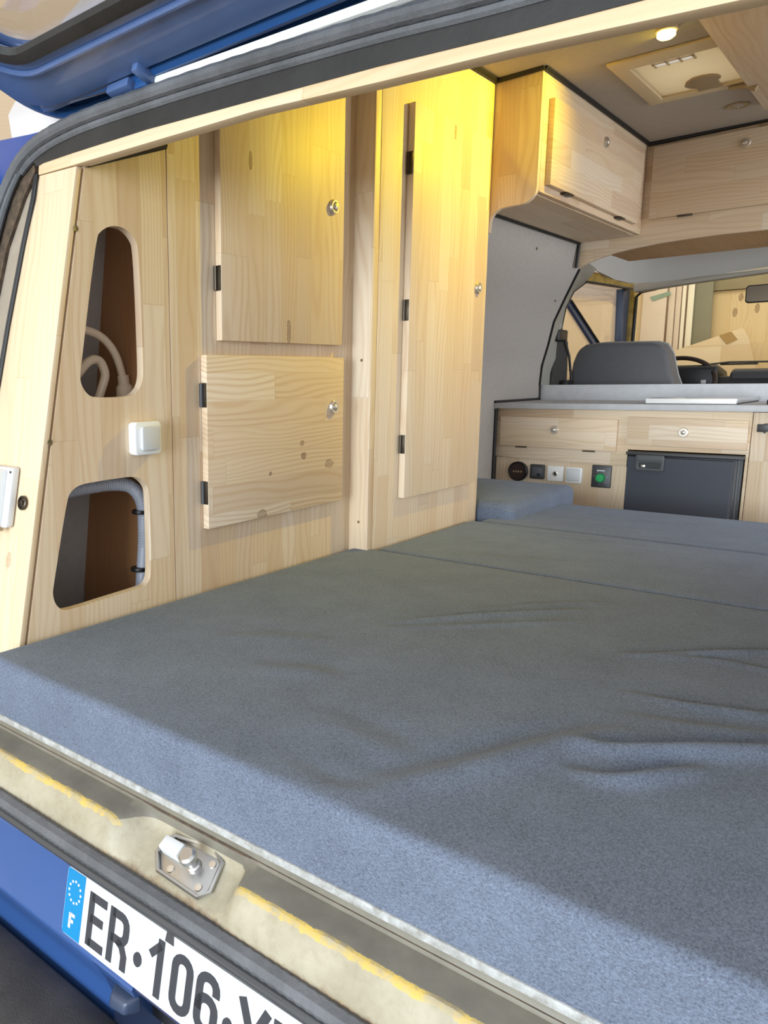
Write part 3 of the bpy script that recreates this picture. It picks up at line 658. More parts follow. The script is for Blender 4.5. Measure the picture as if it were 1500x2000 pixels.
# ------------------------------------------------------------------ side cabinet (wall A)
XF = -1.170
sc = thing('side_cabinet', 'pine wall cabinet with two overlay doors beside the bed', 'cabinet', (XA, 1.22, .9))
MB().prism('x', [(1.1355, .45), (1.805, .45), (1.805, 2.225), (1.6, 2.135), (1.1355, 1.913)], XA, XA-.018).build('front_panel', M['pine_v'], sc)
d1 = MB().box(XA+.001, XF, 1.272, 1.731, 1.5365, 2.165).build('door', M['door_up'], sc, bevel=.001, origin=None, label='upper door with vertical grain')
push_lock(d1, (XF, 1.683, 1.869), (1, 0, 0))
d2 = MB().prism('x', [(1.222, 1.127), (1.742, 1.131), (1.741, 1.505), (1.222, 1.505)], XA+.001, XF).build('door', M['door_low'], sc, bevel=.001, label='lower door with horizontal grain and small knots')
push_lock(d2, (XF, 1.693, 1.38), (1, 0, 0))
hinge_y(d2, XF-.009, 1.222, 1.394, 1.446); hinge_y(d2, XF-.009, 1.222, 1.182, 1.233); hinge_y(d1, XF-.009, 1.272, 1.641, 1.693)
hinge_y(d1, XF-.009, 1.272, 2.03, 2.08)

# ------------------------------------------------------------------ wardrobe
XC = -1.129; XCF = -1.109
wd = thing('wardrobe', 'tall pine wardrobe with one narrow door beside the bed head', 'wardrobe', (XC, 2.15, .55))
MB().box(XA-.03, XC-.0005, 1.806, 1.832, .56, 2.232).build('post', M['pine_vx'], wd, bevel=.001)
MB().prism('x', [(1.834, .56), (2.478, .56), (2.478, 2.34), (2.12, 2.338), (1.834, 2.24)], XC, XC-.018).build('front_panel', M['pine_v'], wd, bevel=.0008)
MB().box(-1.50, XC-.019, 2.46, 2.478, .56, 1.90).build('side_panel', M['pine_vx'], wd)
d3 = MB().box(XC+.001, XCF, 1.963, 2.424, 1.114, 2.162).build('door', M['door_tall'], wd, bevel=.001)
push_lock(d3, (XCF, 2.372, 1.722), (1, 0, 0), 1.05)
for z0, z1 in ((1.984, 2.041), (1.606, 1.662), (1.241, 1.293)): hinge_y(d3, XCF-.010, 1.963, z0, z1)
for z in (1.499, 1.062): MB().lathe((-1.158, 1.806, z), (0, -1, 0), [(.004, 0), (.004, .0008), (.001, .0006)], 10).build('screw', M['screw'], wd)

# ------------------------------------------------------------------ overhead locker left
XO = -.985
ol = thing('overhead_locker', 'pine overhead locker with flap door next to the wardrobe', 'locker', (XO-.12, 3.0, 2.0))
cove = [(XC, 1.90), (XC+.001, 1.925)] + [(XC+.045-.044*cos(a), 1.925+.044*sin(a)) for a in [i*pi/2/6 for i in range(1, 7)]] + [(-1.06, 1.970), (-1.03, 1.970), (-1.012, 1.974), (-.998, 1.984), (-.988, 1.998), (XO, 2.012)]
MB().prism('y', [(-1.22, 1.90)]+cove+[(XO, 2.338), (-1.22, 2.338)], 2.480, 2.498).build('end_panel', M['pine_vx'], ol, bevel=.001)
MB().box(XO-.018, XO, 2.499, 3.549, 2.003, 2.338).build('front_panel', M['pine_h'], ol, bevel=.0008)
MB().box(-1.213, XO-.019, 2.499, 3.549, 2.000, 2.018).build('bottom_panel', M['pine_cx'], ol)
d4 = MB().prism('x', [(2.537, 2.026), (3.43, 2.026), (3.46, 2.285), (2.537, 2.272)], XO+.001, XO+.018).build('flap_door', M['pine_h'], ol, bevel=.001)
push_lock(d4, (XO+.018, 3.008, 2.238), (1, 0, 0))
for y in (2.70, 3.24): MB().box(XO+.002, XO+.022, y-.03, y+.03, 2.019, 2.0255).build('hinge', M['hinge'], d4, bevel=.001)

# ------------------------------------------------------------------ overhead locker front (across the cab)
fl = thing('front_locker', 'long pine overhead locker across the cab with arched lower edge', 'locker', (-.5, 3.56, 1.95))
arch = [(-1.214, 1.898), (-1.175, 1.917), (-1.135, 1.929), (-1.077, 1.944), (-1.001, 1.954), (-.909, 1.962), (-.821, 1.966), (-.719, 1.968), (-.45, 1.965), (-.1, 1.955), (.1, 1.93), (.27, 1.89)]
MB().prism('y', arch+[(.27, 2.338), (-1.214, 2.338)], 3.550, 3.568).build('front_panel', M['pine_hx'], fl, bevel=.0008)
MB().box(-1.20, .27, 3.569, 4.18, 1.986, 2.002).build('shelf', M['shaded_shelf'], fl)
d5 = MB().box(-.955, -.25, 3.532, 3.549, 2.055, 2.322).build('flap_door', M['pine_hx'], fl, bevel=.001)
push_lock(d5, (-.653, 3.532, 2.277), (0, -1, 0), 1.0)
for x in (-.83, -.36): MB().box(x-.025, x+.025, 3.527, 3.545, 2.0495, 2.0555).build('hinge', M['hinge'], d5, bevel=.001)
MB().lathe((-.60, 3.550, 2.329), (0, -1, 0), [(.016, 0), (.016, .004), (.012, .005)], 20).build('vent_grommet', M['tan'], fl)

# ------------------------------------------------------------------ ceiling fittings
tag(MB().box(-.568, -.25, 1.98, 3.32, 2.320, 2.3445).build('ceiling_board', M['pine_cx'], bevel=.001, origin=(-.4, 2.6, 2.32)), 'pine board fixed lengthwise under the grey ceiling', 'board')
rv = thing('roof_vent', 'cream framed roof vent with milky pane in the ceiling', 'roof vent', (-.70, 2.83, 2.34))
MB().prism('z', rect(-.845, -.570, 2.585, 3.055), 2.336, 2.3445, holes=[rect(-.803, -.5775, 2.660, 3.015)]).build('frame', M['vent_cream'], rv, bevel=.002)
MB().prism('z', rect(-.812, -.558, 2.652, 3.028), 2.346, 2.50, holes=[rect(-.806, -.564, 2.658, 3.022)]).build('shaft', M['vent_cream'], rv)
MB().prism('z', rect(-.806, -.572, 2.657, 3.018), 2.349, 2.353, holes=[rect(-.752, -.650, 2.672, 2.735)]).build('pane', M['vent_pane'], rv)
vg = MB().box(-.755, -.647, 2.669, 2.738, 2.3495, 2.3515).build('louvre', M['louvre'], rv, label='white slotted louvre')
for k in range(4): MB().box(-.755+.034*k, -.749+.034*k, 2.669, 2.738, 2.346, 2.3496).build('louvre_rib', M['vent_cream'], vg)
MB().box(-.755, -.647, 2.700, 2.706, 2.346, 2.3496).build('louvre_rib', M['vent_cream'], vg)
MB().prism('z', [(-.70, 3.016), (-.697, 2.985), (-.713, 2.965), (-.722, 2.94), (-.712, 2.91), (-.69, 2.885), (-.665, 2.88), (-.64, 2.888), (-.626, 2.905), (-.622, 2.93), (-.634, 2.945), (-.635, 2.97), (-.636, 3.016)], 2.336, 2.343).build('catch_plate', M['tan'], rv, bevel=.001)
MB().tube([(-.62, 3.03, 2.331), (-.575, 3.03, 2.326), (-.545, 3.03, 2.313)], [.007, .008, .010], 10).build('handle', M['tan'], rv)
lp_ = thing('ceiling_lamp', 'lit yellow ceiling lamp behind the batten', 'lamp', (-.650, 2.43, 2.33))
MB().lathe((-.650, 2.43, 2.3445), (0, 0, -1), [(.026, 0), (.026, .014), (.022, .016)], 24).build('bezel', M['vent_cream'], lp_)
MB().lathe((-.650, 2.43, 2.3285), (0, 0, -1), [(.022, 0), (.022, .010), (.016, .015), (.002, .0165)], 24).build('lens', M['lamp'], lp_)
L = bpy.data.lights.new('lamp_light', 'SPOT'); L.spot_size = radians(170); L.spot_blend = 1.0; L.energy = 62; L.color = (1, .76, .0); L.shadow_soft_size = .003
L.use_nodes = True; lnt = L.node_tree
lf = lnt.nodes.new('ShaderNodeLightFalloff'); lf.inputs['Strength'].default_value = 1.0; lf.inputs['Smooth'].default_value = .5
le = [n for n in lnt.nodes if n.type == 'EMISSION'][0]; lnt.links.new(lf.outputs['Quadratic'], le.inputs['Strength'])
Lo = bpy.data.objects.new('lamp_light', L); COL.objects.link(Lo); Lo.parent = lp_; Lo.location = (-.035, .060, .011)
Lo.rotation_euler = Vector((-.75, -.65, -.30)).to_track_quat('-Z', 'Y').to_euler()
dl = thing('downlight', 'small unlit round downlight in the grey ceiling', 'lamp', (-.640, 3.285, 2.34))
MB().lathe((-.640, 3.285, 2.3445), (0, 0, -1), [(.035, 0), (.035, .003), (.031, .005), (.026, .003)], 28).build('ring', M['tan'], dl)
MB().lathe((-.640, 3.285, 2.3425), (0, 0, -1), [(.023, 0), (.020, .0015), (.004, .004), (.002, .008)], 20).build('lens', M['ceiling'], dl)

# ------------------------------------------------------------------ kitchen
YK = 3.55
kc = thing('kitchen_cabinet', 'pine kitchen unit with two drawers across the van', 'kitchen unit', (-1.05, YK, .55))
up = [(-1.548, 1.088), (-.968, 1.072), (-.968, 1.145), (-.553, 1.145), (-.553, .56), (-.543, .56), (-.543, 1.309), (-1.53, 1.309)]
MB().prism('y', up, YK, YK+.018).build('upper_panel', M['pine_hx'], kc, bevel=.001)
MB().box(-1.532, -.968, YK+.010, YK+.028, .56, 1.085).build('lower_panel', M['pine_vx'], kc)
MB().box(-.972, -.960, YK, YK+.4, .56, 1.072).build('partition', M['pine_vx'], kc)
dr = MB().prism('y', [(-1.509, 1.142), (-1.010, 1.134), (-1.010, 1.267), (-1.511, 1.273)], YK-.016, YK-.0005).build('drawer', M['pine_hx'], kc, bevel=.001)
push_lock(dr, (-1.266, YK-.016, 1.218), (0, -1, 0), 1.05)
for x, z in ((-1.41, 1.137), (-1.118, 1.132)): MB().box(x-.025, x+.025, YK-.018, YK-.012, z-.0035, z+.0015).build('hinge', M['hinge'], dr)
dr = MB().prism('y', [(-.969, 1.166), (-.551, 1.163), (-.551, 1.275), (-.973, 1.281)], YK-.016, YK-.0005).build('drawer', M['pine_hx'], kc, bevel=.001)
push_lock(dr, (-.764, YK-.016, 1.224), (0, -1, 0), 1.05)
rd = MB().box(-.540, -.10, YK-.004, YK+.014, .56, 1.306).build('door', M['pine_vx'], kc, bevel=.001)
MB().prism('y', [(-.524, 1.234), (-.524, 1.263), (-.505, 1.263), (-.502, 1.266), (-.470, 1.266), (-.470, 1.236), (-.494, 1.236), (-.499, 1.228), (-.504, 1.234)], YK-.004, YK-.016).build('latch', M['socket_grey'], rd, bevel=.0015)
MB().box(-1.53, -.10, 4.03, 4.048, .56, 1.30).build('back_panel', M['pine_hx'], kc)
wt = thing('worktop', 'grey worktop with raised back edge on the kitchen unit', 'worktop', (-.8, 3.8, 1.31))
MB().box(-1.539, -.06, 3.52, 4.06, 1.309, 1.3335).build('top', M['worktop'], wt, bevel=.001)
MB().box(-1.534, -.06, 4.058, 4.080, 1.30, 1.408).build('upstand', M['upstand'], wt, bevel=.001)
hb = thing('hob_lid', 'flat grey glass hob lid with white front edge on worktop', 'hob', (-.75, 3.78, 1.334))
MB().prism('z', rrect(-.925, -.60, 3.575, 4.03, .012), 1.3335, 1.338).build('base', M['black'], hb)
MB().prism('z', rrect(-.925, -.60, 3.575, 4.03, .012), 1.3385, 1.356).build('glass_lid', M['hob_glass'], hb, bevel=.001)
MB().box(-.920, -.604, 3.568, 3.576, 1.336, 1.356).build('front_edge', M['white'], hb, bevel=.001)
tap = tag(MB().box(-.515, -.47, 3.62, 3.70, 1.334, 1.352).build('sink_clip', M['black'], bevel=.003, origin=(-.49, 3.66, 1.334)), 'small black clip on the worktop right of the hob', 'clip')
fr = thing('fridge', 'charcoal compact fridge built in under the right drawer', 'fridge', (-.757, 3.7, .62))
MB().box(-.957, -.556, 3.545, 3.96, .62, 1.140).build('body', M['black'], fr, bevel=.004)
MB().box(-.951, -.580, 3.492, 3.512, .63, 1.122).build('door', M['fridge_door'], fr, bevel=.004, seg=3)
for k in range(3): MB().box(-.953, -.578+.007*k, 3.513+.010*k, 3.520+.010*k, .628, 1.122+.004*k).build('door_gasket', M['black'] if k % 2 else M['dark_grey'], fr, bevel=.002)
MB().box(-.962, -.552, 3.505, 3.548, 1.128, 1.140).build('top_trim', M['dark_grey'], fr, bevel=.003)
hd = MB().prism('y', rrect(-.918, -.812, 1.068, 1.131, .008), 3.480, 3.4915, holes=[rrect(-.904, -.826, 1.079, 1.099, .006)]).build('handle', M['dark_grey'], fr, bevel=.002)
MB().box(-.903, -.828, 3.486, 3.491, 1.080, 1.098).build('handle_recess', M['black'], hd)
MB().box(-.895, -.880, 3.4835, 3.488, 1.081, 1.091).build('catch', M['chrome'], hd, bevel=.001)

YL = YK+.010
def plate_thing(name, label, cat, x, z, w, h, mat, r=.006):
    t = thing(name, label, cat, (x, YL, z))
    MB().prism('y', rrect(x-w/2, x+w/2, z-h/2, z+h/2, r), YL, YL-.010).build('plate', mat, t, bevel=.002)
    return t
t = thing('battery_meter', 'round dark brown battery meter left of the sockets', 'meter', (-1.425, YL, 1.022))
MB().lathe((-1.425, YL, 1.022), (0, -1, 0), [(.045, 0), (.045, .012), (.041, .016), (.037, .013)], 32).build('bezel', M['black'], t)
MB().lathe((-1.425, YL-.0125, 1.022), (0, -1, 0), [(.0365, 0), (.036, .002), (.001, .0025)], 32).build('dial', plain('brown_dial', srgb(44, 28, 26), .3), t)
for i, dx in enumerate((-.016, -.004, .006, .018)):
    MB().box(-1.425+dx-.003, -1.425+dx+.003, YL-.0158, YL-.0150, 1.018, 1.026).build('dial_mark', M['tan'], t)
t = plate_thing('usb_socket', 'dark square charging socket right of the round meter', 'socket', -1.337, 1.026, .066, .066, M['socket_grey'])
MB().prism('y', rrect(-1.358, -1.316, 1.005, 1.047, .004), YL-.0095, YL-.0125).build('insert', plain('blue_grey_insert', srgb(84, 86, 92), .35), t, bevel=.001)
MB().box(-1.336, -1.320, YL-.0135, YL-.012, 1.008, 1.018).build('port', M['black'], t)
t = plate_thing('aerial_socket', 'white square aerial socket between dark socket and white switch', 'socket', -1.256, 1.023, .070, .068, M['white'])
MB().lathe((-1.256, YL-.0095, 1.023), (0, -1, 0), [(.011, 0), (.011, .004), (.008, .005), (.006, .001)], 20).build('jack', M['chrome'], t)
MB().lathe((-1.256, YL-.0105, 1.023), (0, -1, 0), [(.0055, 0), (.0050, .0022), (.002, .0024)], 14).build('jack_hole', M['black'], t)
t = plate_thing('wall_switch', 'white square switch beside the thermostat knob plate', 'switch', -1.177, 1.021, .070, .070, M['white'])
MB().prism('y', rrect(-1.207, -1.152, .996, 1.050, .005), YL-.0095, YL-.016).build('rocker', M['white_grey'], t, bevel=.003)
t = plate_thing('thermostat', 'dark rectangular control plate with glowing green knob', 'thermostat', -1.064, 1.024, .078, .096, M['socket_grey'], .003)
MB().lathe((-1.066, YL-.0095, 1.018), (0, -1, 0), [(.019, 0), (.017, .012), (.015, .014), (.001, .015)], 24).build('knob', M['green'], t)
MB().box(-1.082, -1.050, YL-.0112, YL-.0095, 1.047, 1.052).build('marking', M['white_grey'], t)
for a in range(6): MB().box(-1.066+.028*cos(a*.9-1.6)-.0012, -1.066+.028*cos(a*.9-1.6)+.0012, YL-.0108, YL-.0095, 1.018+.028*sin(a*.9-1.6)-.0012, 1.018+.028*sin(a*.9-1.6)+.0012).build('scale_mark', M['white_grey'], t)

# ------------------------------------------------------------------ bed
ZB = .986
FOLDS = [  # (polyline, width, height)
 ([(-.752, 1.274), (-.624, 1.441), (-.488, 1.613)], .010, .0045), ([(-.745, 1.23), (-.564, 1.419), (-.477, 1.523)], .010, .003),
 ([(-.70, 1.40), (-.56, 1.60), (-.46, 1.70)], .009, .0025),
 ([(-.365, 1.372), (-.274, 1.458), (-.179, 1.547), (.0, 1.70)], .012, .005), ([(-.365, 1.372), (-.244, 1.442), (-.186, 1.45), (0, 1.46)], .011, .003),
 ([(-.309, 1.208), (-.218, 1.22), (-.137, 1.25), (0, 1.32)], .013, .0045), ([(-.30, 1.12), (-.2, 1.15), (-.1, 1.2)], .02, .003),
 ([(-.46, .72), (-.41, .803), (-.363, .905), (-.32, 1.0), (-.273, 1.082)], .028, .008),
 ([(-.313, .991), (-.268, 1.002), (-.204, 1.052), (-.119, 1.13), (.05, 1.28)], .018, .011),
 ([(-.286, .921), (-.242, .929), (-.203, .978), (-.17, 1.03)], .014, .008),
 ([(-.95, 1.0), (-.86, 1.08), (-.78, 1.12)], .03, .002), ([(-.80, .93), (-.72, .98), (-.66, .98)], .03, .0025),
 ([(-.567, .72), (-.484, .70), (-.411, .735)], .022, .003), ([(-.60, .86), (-.5, .84), (-.42, .82)], .03, .002),
]
FOLDS2 = [([(-.95, 1.93), (-.8, 1.95), (-.6, 2.02)], .02, .002), ([(-1.0, 2.28), (-.8, 2.33), (-.62, 2.37)], .012, .003), ([(-.95, 2.2), (-.75, 2.28), (-.5, 2.30)], .02, .002)]
FOLDS3 = [([(-1.0, 2.50), (-.85, 2.55), (-.6, 2.56)], .015, .002), ([(-.9, 2.72), (-.7, 2.70), (-.5, 2.74)], .02, .002)]
def fold_h(X, Y, folds):
    H = np.zeros_like(X)
    for pl_, w, h in folds:
        P = np.array([[p.x, p.y] for p in smooth_path([(a, b, 0) for a, b in pl_], 6)])
        best = np.full(X.shape, 1e9); sg = np.zeros_like(X); tt = np.zeros_like(X); n = len(P)-1
        for i in range(n):
            a, b = P[i], P[i+1]; d = b-a; L2 = d@d
            t = np.clip(((X-a[0])*d[0]+(Y-a[1])*d[1])/L2, 0, 1)
            dx = X-(a[0]+t*d[0]); dy = Y-(a[1]+t*d[1]); D = np.hypot(dx, dy); m_ = D < best
            best = np.where(m_, D, best); sg = np.where(m_, np.sign(d[0]*dy-d[1]*dx), sg); tt = np.where(m_, (i+t)/n, tt)
        s = best*sg/w; taper = np.sin(np.clip(tt, 0, 1)*pi*.94+.09)
        H += 1.5*h*taper*(np.exp(-(s+.55)**2)-.75*np.exp(-((s-.8)**2)*1.5))
    return H
def cushion(name, label, x0, x1, y0, y1, z0, z1, r, folds, step, mat, sag=.0, drop=.0):
    def ax(a, b):
        k = [a+r*(1-cos(pi/2*i/6)) for i in range(7)]; e = [b-r*(1-cos(pi/2*i/6)) for i in range(6, -1, -1)]
        n = max(1, int((b-a-2*r)/step)); return np.array(k+[a+r+(b-a-2*r)*i/n for i in range(1, n)]+e)
    xs_, ys_ = ax(x0, x1), ax(y0, y1)
    X, Y = np.meshgrid(xs_, ys_, indexing='ij')
    dx = np.minimum(X-x0, x1-X); dy = np.minimum(Y-y0, y1-Y)
    ex = np.clip(r-dx, 0, r); ey = np.clip(r-dy, 0, r); e = np.minimum(np.hypot(ex, ey), r)
    Z = z1-r+np.sqrt(np.maximum(r*r-e*e, 0))
    inner = np.clip(np.minimum(dx, dy)/.08, 0, 1)
    Z = Z+fold_h(X, Y, folds)*inner
    if sag: Z += sag*np.sin(np.clip((X-x0)/(x1-x0), 0, 1)*pi)*np.sin(np.clip((Y-y0)/(y1-y0), 0, 1)*pi)*inner
    if drop: Z -= drop*np.exp(-((Y-y0)/.32)**2)*np.clip((x1-X)/.3, 0, 1)*np.clip((X-x0)/.15, 0, 1)
    # round the plan corners: pull corner points in
    for A in (0,):
        both = (dx < r) & (dy < r); k = np.hypot(ex, ey); f = np.where(both & (k > r), r/np.maximum(k, 1e-9), 1)
        cxx = np.where(X < (x0+x1)/2, x0+r, x1-r); cyy = np.where(Y < (y0+y1)/2, y0+r, y1-r)
        X = np.where(both, cxx+(X-cxx)*f, X); Y = np.where(both, cyy+(Y-cyy)*f, Y)
    mb = MB(); nx, ny = X.shape
    V = [[mb.bm.verts.new((X[i, j], Y[i, j], Z[i, j])) for j in range(ny)] for i in range(nx)]
    for i in range(nx-1):
        for j in range(ny-1): mb.bm.faces.new((V[i][j], V[i+1][j], V[i+1][j+1], V[i][j+1]))
    loop = [V[i][0] for i in range(nx)]+[V[nx-1][j] for j in range(1, ny)]+[V[i][ny-1] for i in range(nx-2, -1, -1)]+[V[0][j] for j in range(ny-2, 0, -1)]
    prev = loop; zt = z1-r
    for k in range(1, 5):
        zz = zt+(z0-zt)*k/4
        nw = [mb.bm.verts.new((v.co.x, v.co.y, zz)) for v in loop]
        for i in range(len(loop)): mb.bm.faces.new((prev[i], nw[i], nw[(i+1) % len(loop)], prev[(i+1) % len(loop)]))
        prev = nw
    mb.bm.faces.new(prev)
    o = mb.build(name, mat, smooth=80, origin=((x0+x1)/2, (y0+y1)/2, z0))
    tag(o, label, 'cushion'); return o
cushion('bed_cushion', 'large blue-grey rear bed cushion with creased cover at the sill', -1.184, .17, .664, 1.840, .888, ZB, .016, FOLDS, .0085, M['fabric'], .003, .003)
cushion('bed_cushion', 'middle blue-grey bed cushion between the two seams', -1.124, .17, 1.8415, 2.424, .888, ZB, .016, FOLDS2, .014, M['fabric'], .004)
cushion('bed_cushion', 'front blue-grey bed cushion nearest the kitchen unit', -1.10, .17, 2.4255, 2.97, .888, ZB-.001, .018, FOLDS3, .014, M['fabric'], .004)
bc = cushion('side_cushion', 'small raised grey cushion in the corner behind the wardrobe', -1.49, -1.012, 2.500, 3.09, .888, 1.042, .03, [], .03, M['fabric'], .01)
bb = thing('platform_bed', 'plywood platform bed under the grey cushions', 'bed', (-.5, 1.7, .55))
MB().box(-1.18, .2, .684, 2.95, .868, .887).build('slab', M['pine_cx'], bb)
MB().box(-1.49, -1.105, 2.50, 3.10, .868, .887).build('side_slab', M['pine_cx'], bb)
MB().box(-1.16, -.30, .75, .78, .56, .868).build('rear_frame', M['pine_hx'], bb)
MB().box(-1.10, .2, 2.92, 2.94, .56, .868).build('front_frame', M['pine_hx'], bb)

# ------------------------------------------------------------------ cab
def ray_pt(px, py, y):                   # direction helper shared with the camera numbers above
    d = fwd*1.0+r2*((px-421.1)/1518.1)-u2*((py-1017.4)/1518.1); t = y/d.y
    return Vector((d.x*t, y, 1.45+d.z*t))
lowr = [(-1.262, 3.68, 1.915), (-1.36, 4.05, 1.975), (-1.455, 4.6, 1.995), (-1.50, 5.0, 1.995), (-1.46, 5.17, 1.985), (-1.36, 5.235, 1.985), (-1.20, 5.25, 1.993), (-.8, 5.25, 2.02), (.25, 5.25, 2.03)]
MB().strip(lowr, [(x+(.03 if y < 4.2 else .10 if y < 5.1 else .05), y-(0 if y < 4.2 else .05 if y < 5.1 else .25), 2.46) for x, y, z in lowr], (-.01, .01, 0)).build('cab_headliner', M['headliner'], van, smooth=60, label='pale grey headliner above the windscreen')
hh = [(-1.474, 1.942), (-1.19, 1.966), (-1.0, 1.978), (-.81, 1.990), (.25, 1.995), (.25, 2.035), (-.81, 2.012), (-1.19, 2.006), (-1.37, 2.0), (-1.48, 1.99)]
MB().prism('y', hh, 5.26, 5.34).build('windscreen_header', M['header'], van, bevel=.008)
bor = [(1.408, 4.0), (1.537, 3.933), (1.675, 3.80), (1.80, 3.69), (1.87, 3.635), (1.905, 3.608), (1.95, 3.595)]
win = [(-1.53, 4.412, 1.403), (-1.53, 4.318, 1.543), (-1.53, 4.282, 1.70), (-1.53, 4.322, 1.805), (-1.53, 4.42, 1.89), (-1.52, 4.56, 1.945), (-1.42, 4.42, 1.995)]
MB().strip([(wx(z)+.002, y+.004, z) for z, y in bor], win, (-.01, 0, 0)).build('pillar_trim', M['pillar_trim'], van, smooth=60, label='grey trim beside the driver window')
MB().tube([(x, y-.002, z) for x, y, z in win[:6]], .006, 6).build('window_rubber', M['black'], van)
MB().prism('x', [(4.50, 1.950), (5.40, 1.975), (5.40, 2.03), (4.50, 2.005)], -1.56, -1.50).build('roof_rail', M['old_yellow'], van, bevel=.006, label='roof rail with worn yellow paint')
MB().tube([(-1.505, 4.52, 1.948), (-1.505, 5.38, 1.972)], .007, 6).build('window_rubber', M['black'], van)
MB().prism('x', [(5.296, 1.97), (5.43, 1.98), (5.455, 1.40), (5.36, 1.40)], -1.58, -1.54).build('door_frame', M['slate'], van, bevel=.004)
MB().prism('y', [(-1.548, 1.40), (-1.515, 1.40), (-1.512, 1.99), (-1.56, 1.99)], 5.43, 5.50).build('front_pillar', M['old_yellow'], van, bevel=.008)
MB().tube([(-1.505, 5.44, 1.40), (-1.502, 5.44, 1.93), (-1.47, 5.42, 1.955), (-1.38, 5.38, 1.962)], .009, 8).build('windscreen_rubber', M['black'], van)
MB().prism('x', [(4.395, 1.835), (4.45, 1.845), (4.95, 1.63), (5.0, 1.40), (4.86, 1.40), (4.86, 1.63)], -1.57, -1.55).build('quarter_window_bar', M['slate'], van, bevel=.003)
MB().tube([(-1.548, 4.44, 1.848), (-1.548, 4.955, 1.632)], .008, 6).build('window_rubber', M['black'], van)
MB().box(-1.60, -1.535, 4.10, 5.5, .55, 1.40).build('door_inner', M['dark_grey'], van)
struct(MB().box(-1.566, -1.562, 4.2, 5.32, 1.40, 1.99).build('window_2', M['glass']))
struct(MB().hexa([(-1.52, 5.60, 1.42), (.3, 5.60, 1.42), (.3, 5.36, 2.0), (-1.52, 5.36, 2.0)], [(-1.52, 5.605, 1.42), (.3, 5.605, 1.42), (.3, 5.365, 2.0), (-1.52, 5.365, 2.0)]).build('window_1', M['windscreen'], smooth=0))

ds = thing('driver_seat', 'grey leatherette driver seat backrest seen from behind', 'seat', (-1.25, 4.4, .55))
sp2 = [(-1.525, 1.0), (-1.507, 1.40), (-1.492, 1.52), (-1.470, 1.585), (-1.432, 1.612), (-1.364, 1.618), (-1.115, 1.612), (-1.075, 1.600), (-1.047, 1.555), (-1.02, 1.45), (-1.0, 1.40), (-.985, 1.0)]
MB().prism('y', sp2, 4.36, 4.50).build('backrest', M['seat'], ds, bevel=.022, seg=4)
MB().tube([(x*1.002, 4.492, z*1.001+.001) for x, z in sp2], .006, 6).build('piping', M['seat_piping'], ds)
MB().box(-1.53, -.985, 4.38, 4.95, .88, 1.05).build('seat_pad', M['seat'], ds, bevel=.03, seg=3)
MB().box(-1.48, -1.02, 4.42, 4.90, .55, .88).build('pedestal', M['black'], ds)
swh = thing('steering_wheel', 'dark brown steering wheel in front of the driver seat', 'steering wheel', (-1.155, 4.97, 1.40))
wc = Vector((-1.155, 4.97, 1.395)); wn = Vector((0, -.72, .69)).normalized(); wa = Vector((1, 0, 0)); wbv = wn.cross(wa)
MB().tube([wc+.205*(cos(a)*wa+sin(a)*wbv) for a in [2*pi*i/48 for i in range(48)]], .0125, 10, closed=True).build('rim', M['wheel_rim'], swh)
MB().lathe(wc-wn*.03, wn, [(.05, 0), (.055, .01), (.045, .025), (.01, .03)], 20).build('hub', M['black'], swh)
for a in (0, pi, -pi/2): MB().tube([wc-wn*.02, wc-wn*.005+.2*(cos(a)*wa+sin(a)*wbv)], .009, 8).build('spoke', M['black'], swh)
MB().cyl(wc-wn*.03, wc-wn*.30, .03, n=14).build('column', M['black'], swh)
db = thing('dashboard', 'black dashboard with instrument hood below the windscreen', 'dashboard', (-.6, 5.3, .9))
MB().prism('x', [(5.02, 1.0), (5.0, 1.38), (5.06, 1.44), (5.5, 1.425), (5.54, 1.0)], -1.47, .28).build('dash_body', M['black'], db, bevel=.02, seg=3)
MB().prism('x', [(5.02, 1.38), (5.03, 1.49), (5.08, 1.502), (5.30, 1.47), (5.36, 1.40)], -1.30, -.955).build('instrument_hood', M['black'], db, bevel=.015, seg=3)
MB().prism('x', [(5.04, 1.36), (5.05, 1.46), (5.10, 1.478), (5.34, 1.46), (5.40, 1.40)], -.90, .2).build('dash_top_tray', M['dark_grey'], db, bevel=.018, seg=3)
MB().box(-1.02, -.995, 4.99, 5.0, 1.40, 1.42).build('gauge', M['steel'], db)
mr = thing('rear_view_mirror', 'interior rear-view mirror at the top of the windscreen', 'mirror', (-.70, 4.95, 1.86))
MB().prism('y', rrect(-.848, -.58, 1.812, 1.902, .016), 4.95, 4.98).build('housing', M['black'], mr, bevel=.006)
MB().prism('y', rrect(-.842, -.586, 1.818, 1.896, .013), 4.9495, 4.9465).build('mirror_glass', M['mirror'], mr)
MB().tube([(-.70, 4.98, 1.87), (-.70, 5.1, 1.95), (-.70, 5.2, 2.03)], .009, 8).build('stem', M['black'], mr)
sbt = thing('seat_belt', 'black seat belt with anchor on the door pillar', 'seat belt', (-1.50, 4.2, 1.40))
MB().strip([(-1.522, 4.14, 1.70), (-1.512, 4.19, 1.62), (-1.515, 4.15, 1.5), (-1.52, 4.14, 1.36)], [(-1.507, 4.20, 1.70), (-1.49, 4.26, 1.62), (-1.485, 4.26, 1.5), (-1.485, 4.26, 1.36)], (.004, .003, 0)).build('strap', M['belt'], sbt)
MB().tube([(-1.49, 4.23, 1.63), (-1.478, 4.27, 1.55), (-1.470, 4.29, 1.45), (-1.468, 4.29, 1.36)], .007, 6).build('strap', M['belt'], sbt)
MB().box(-1.525, -1.49, 4.14, 4.27, 1.625, 1.685).build('anchor', M['black'], sbt, bevel=.01, seg=3)
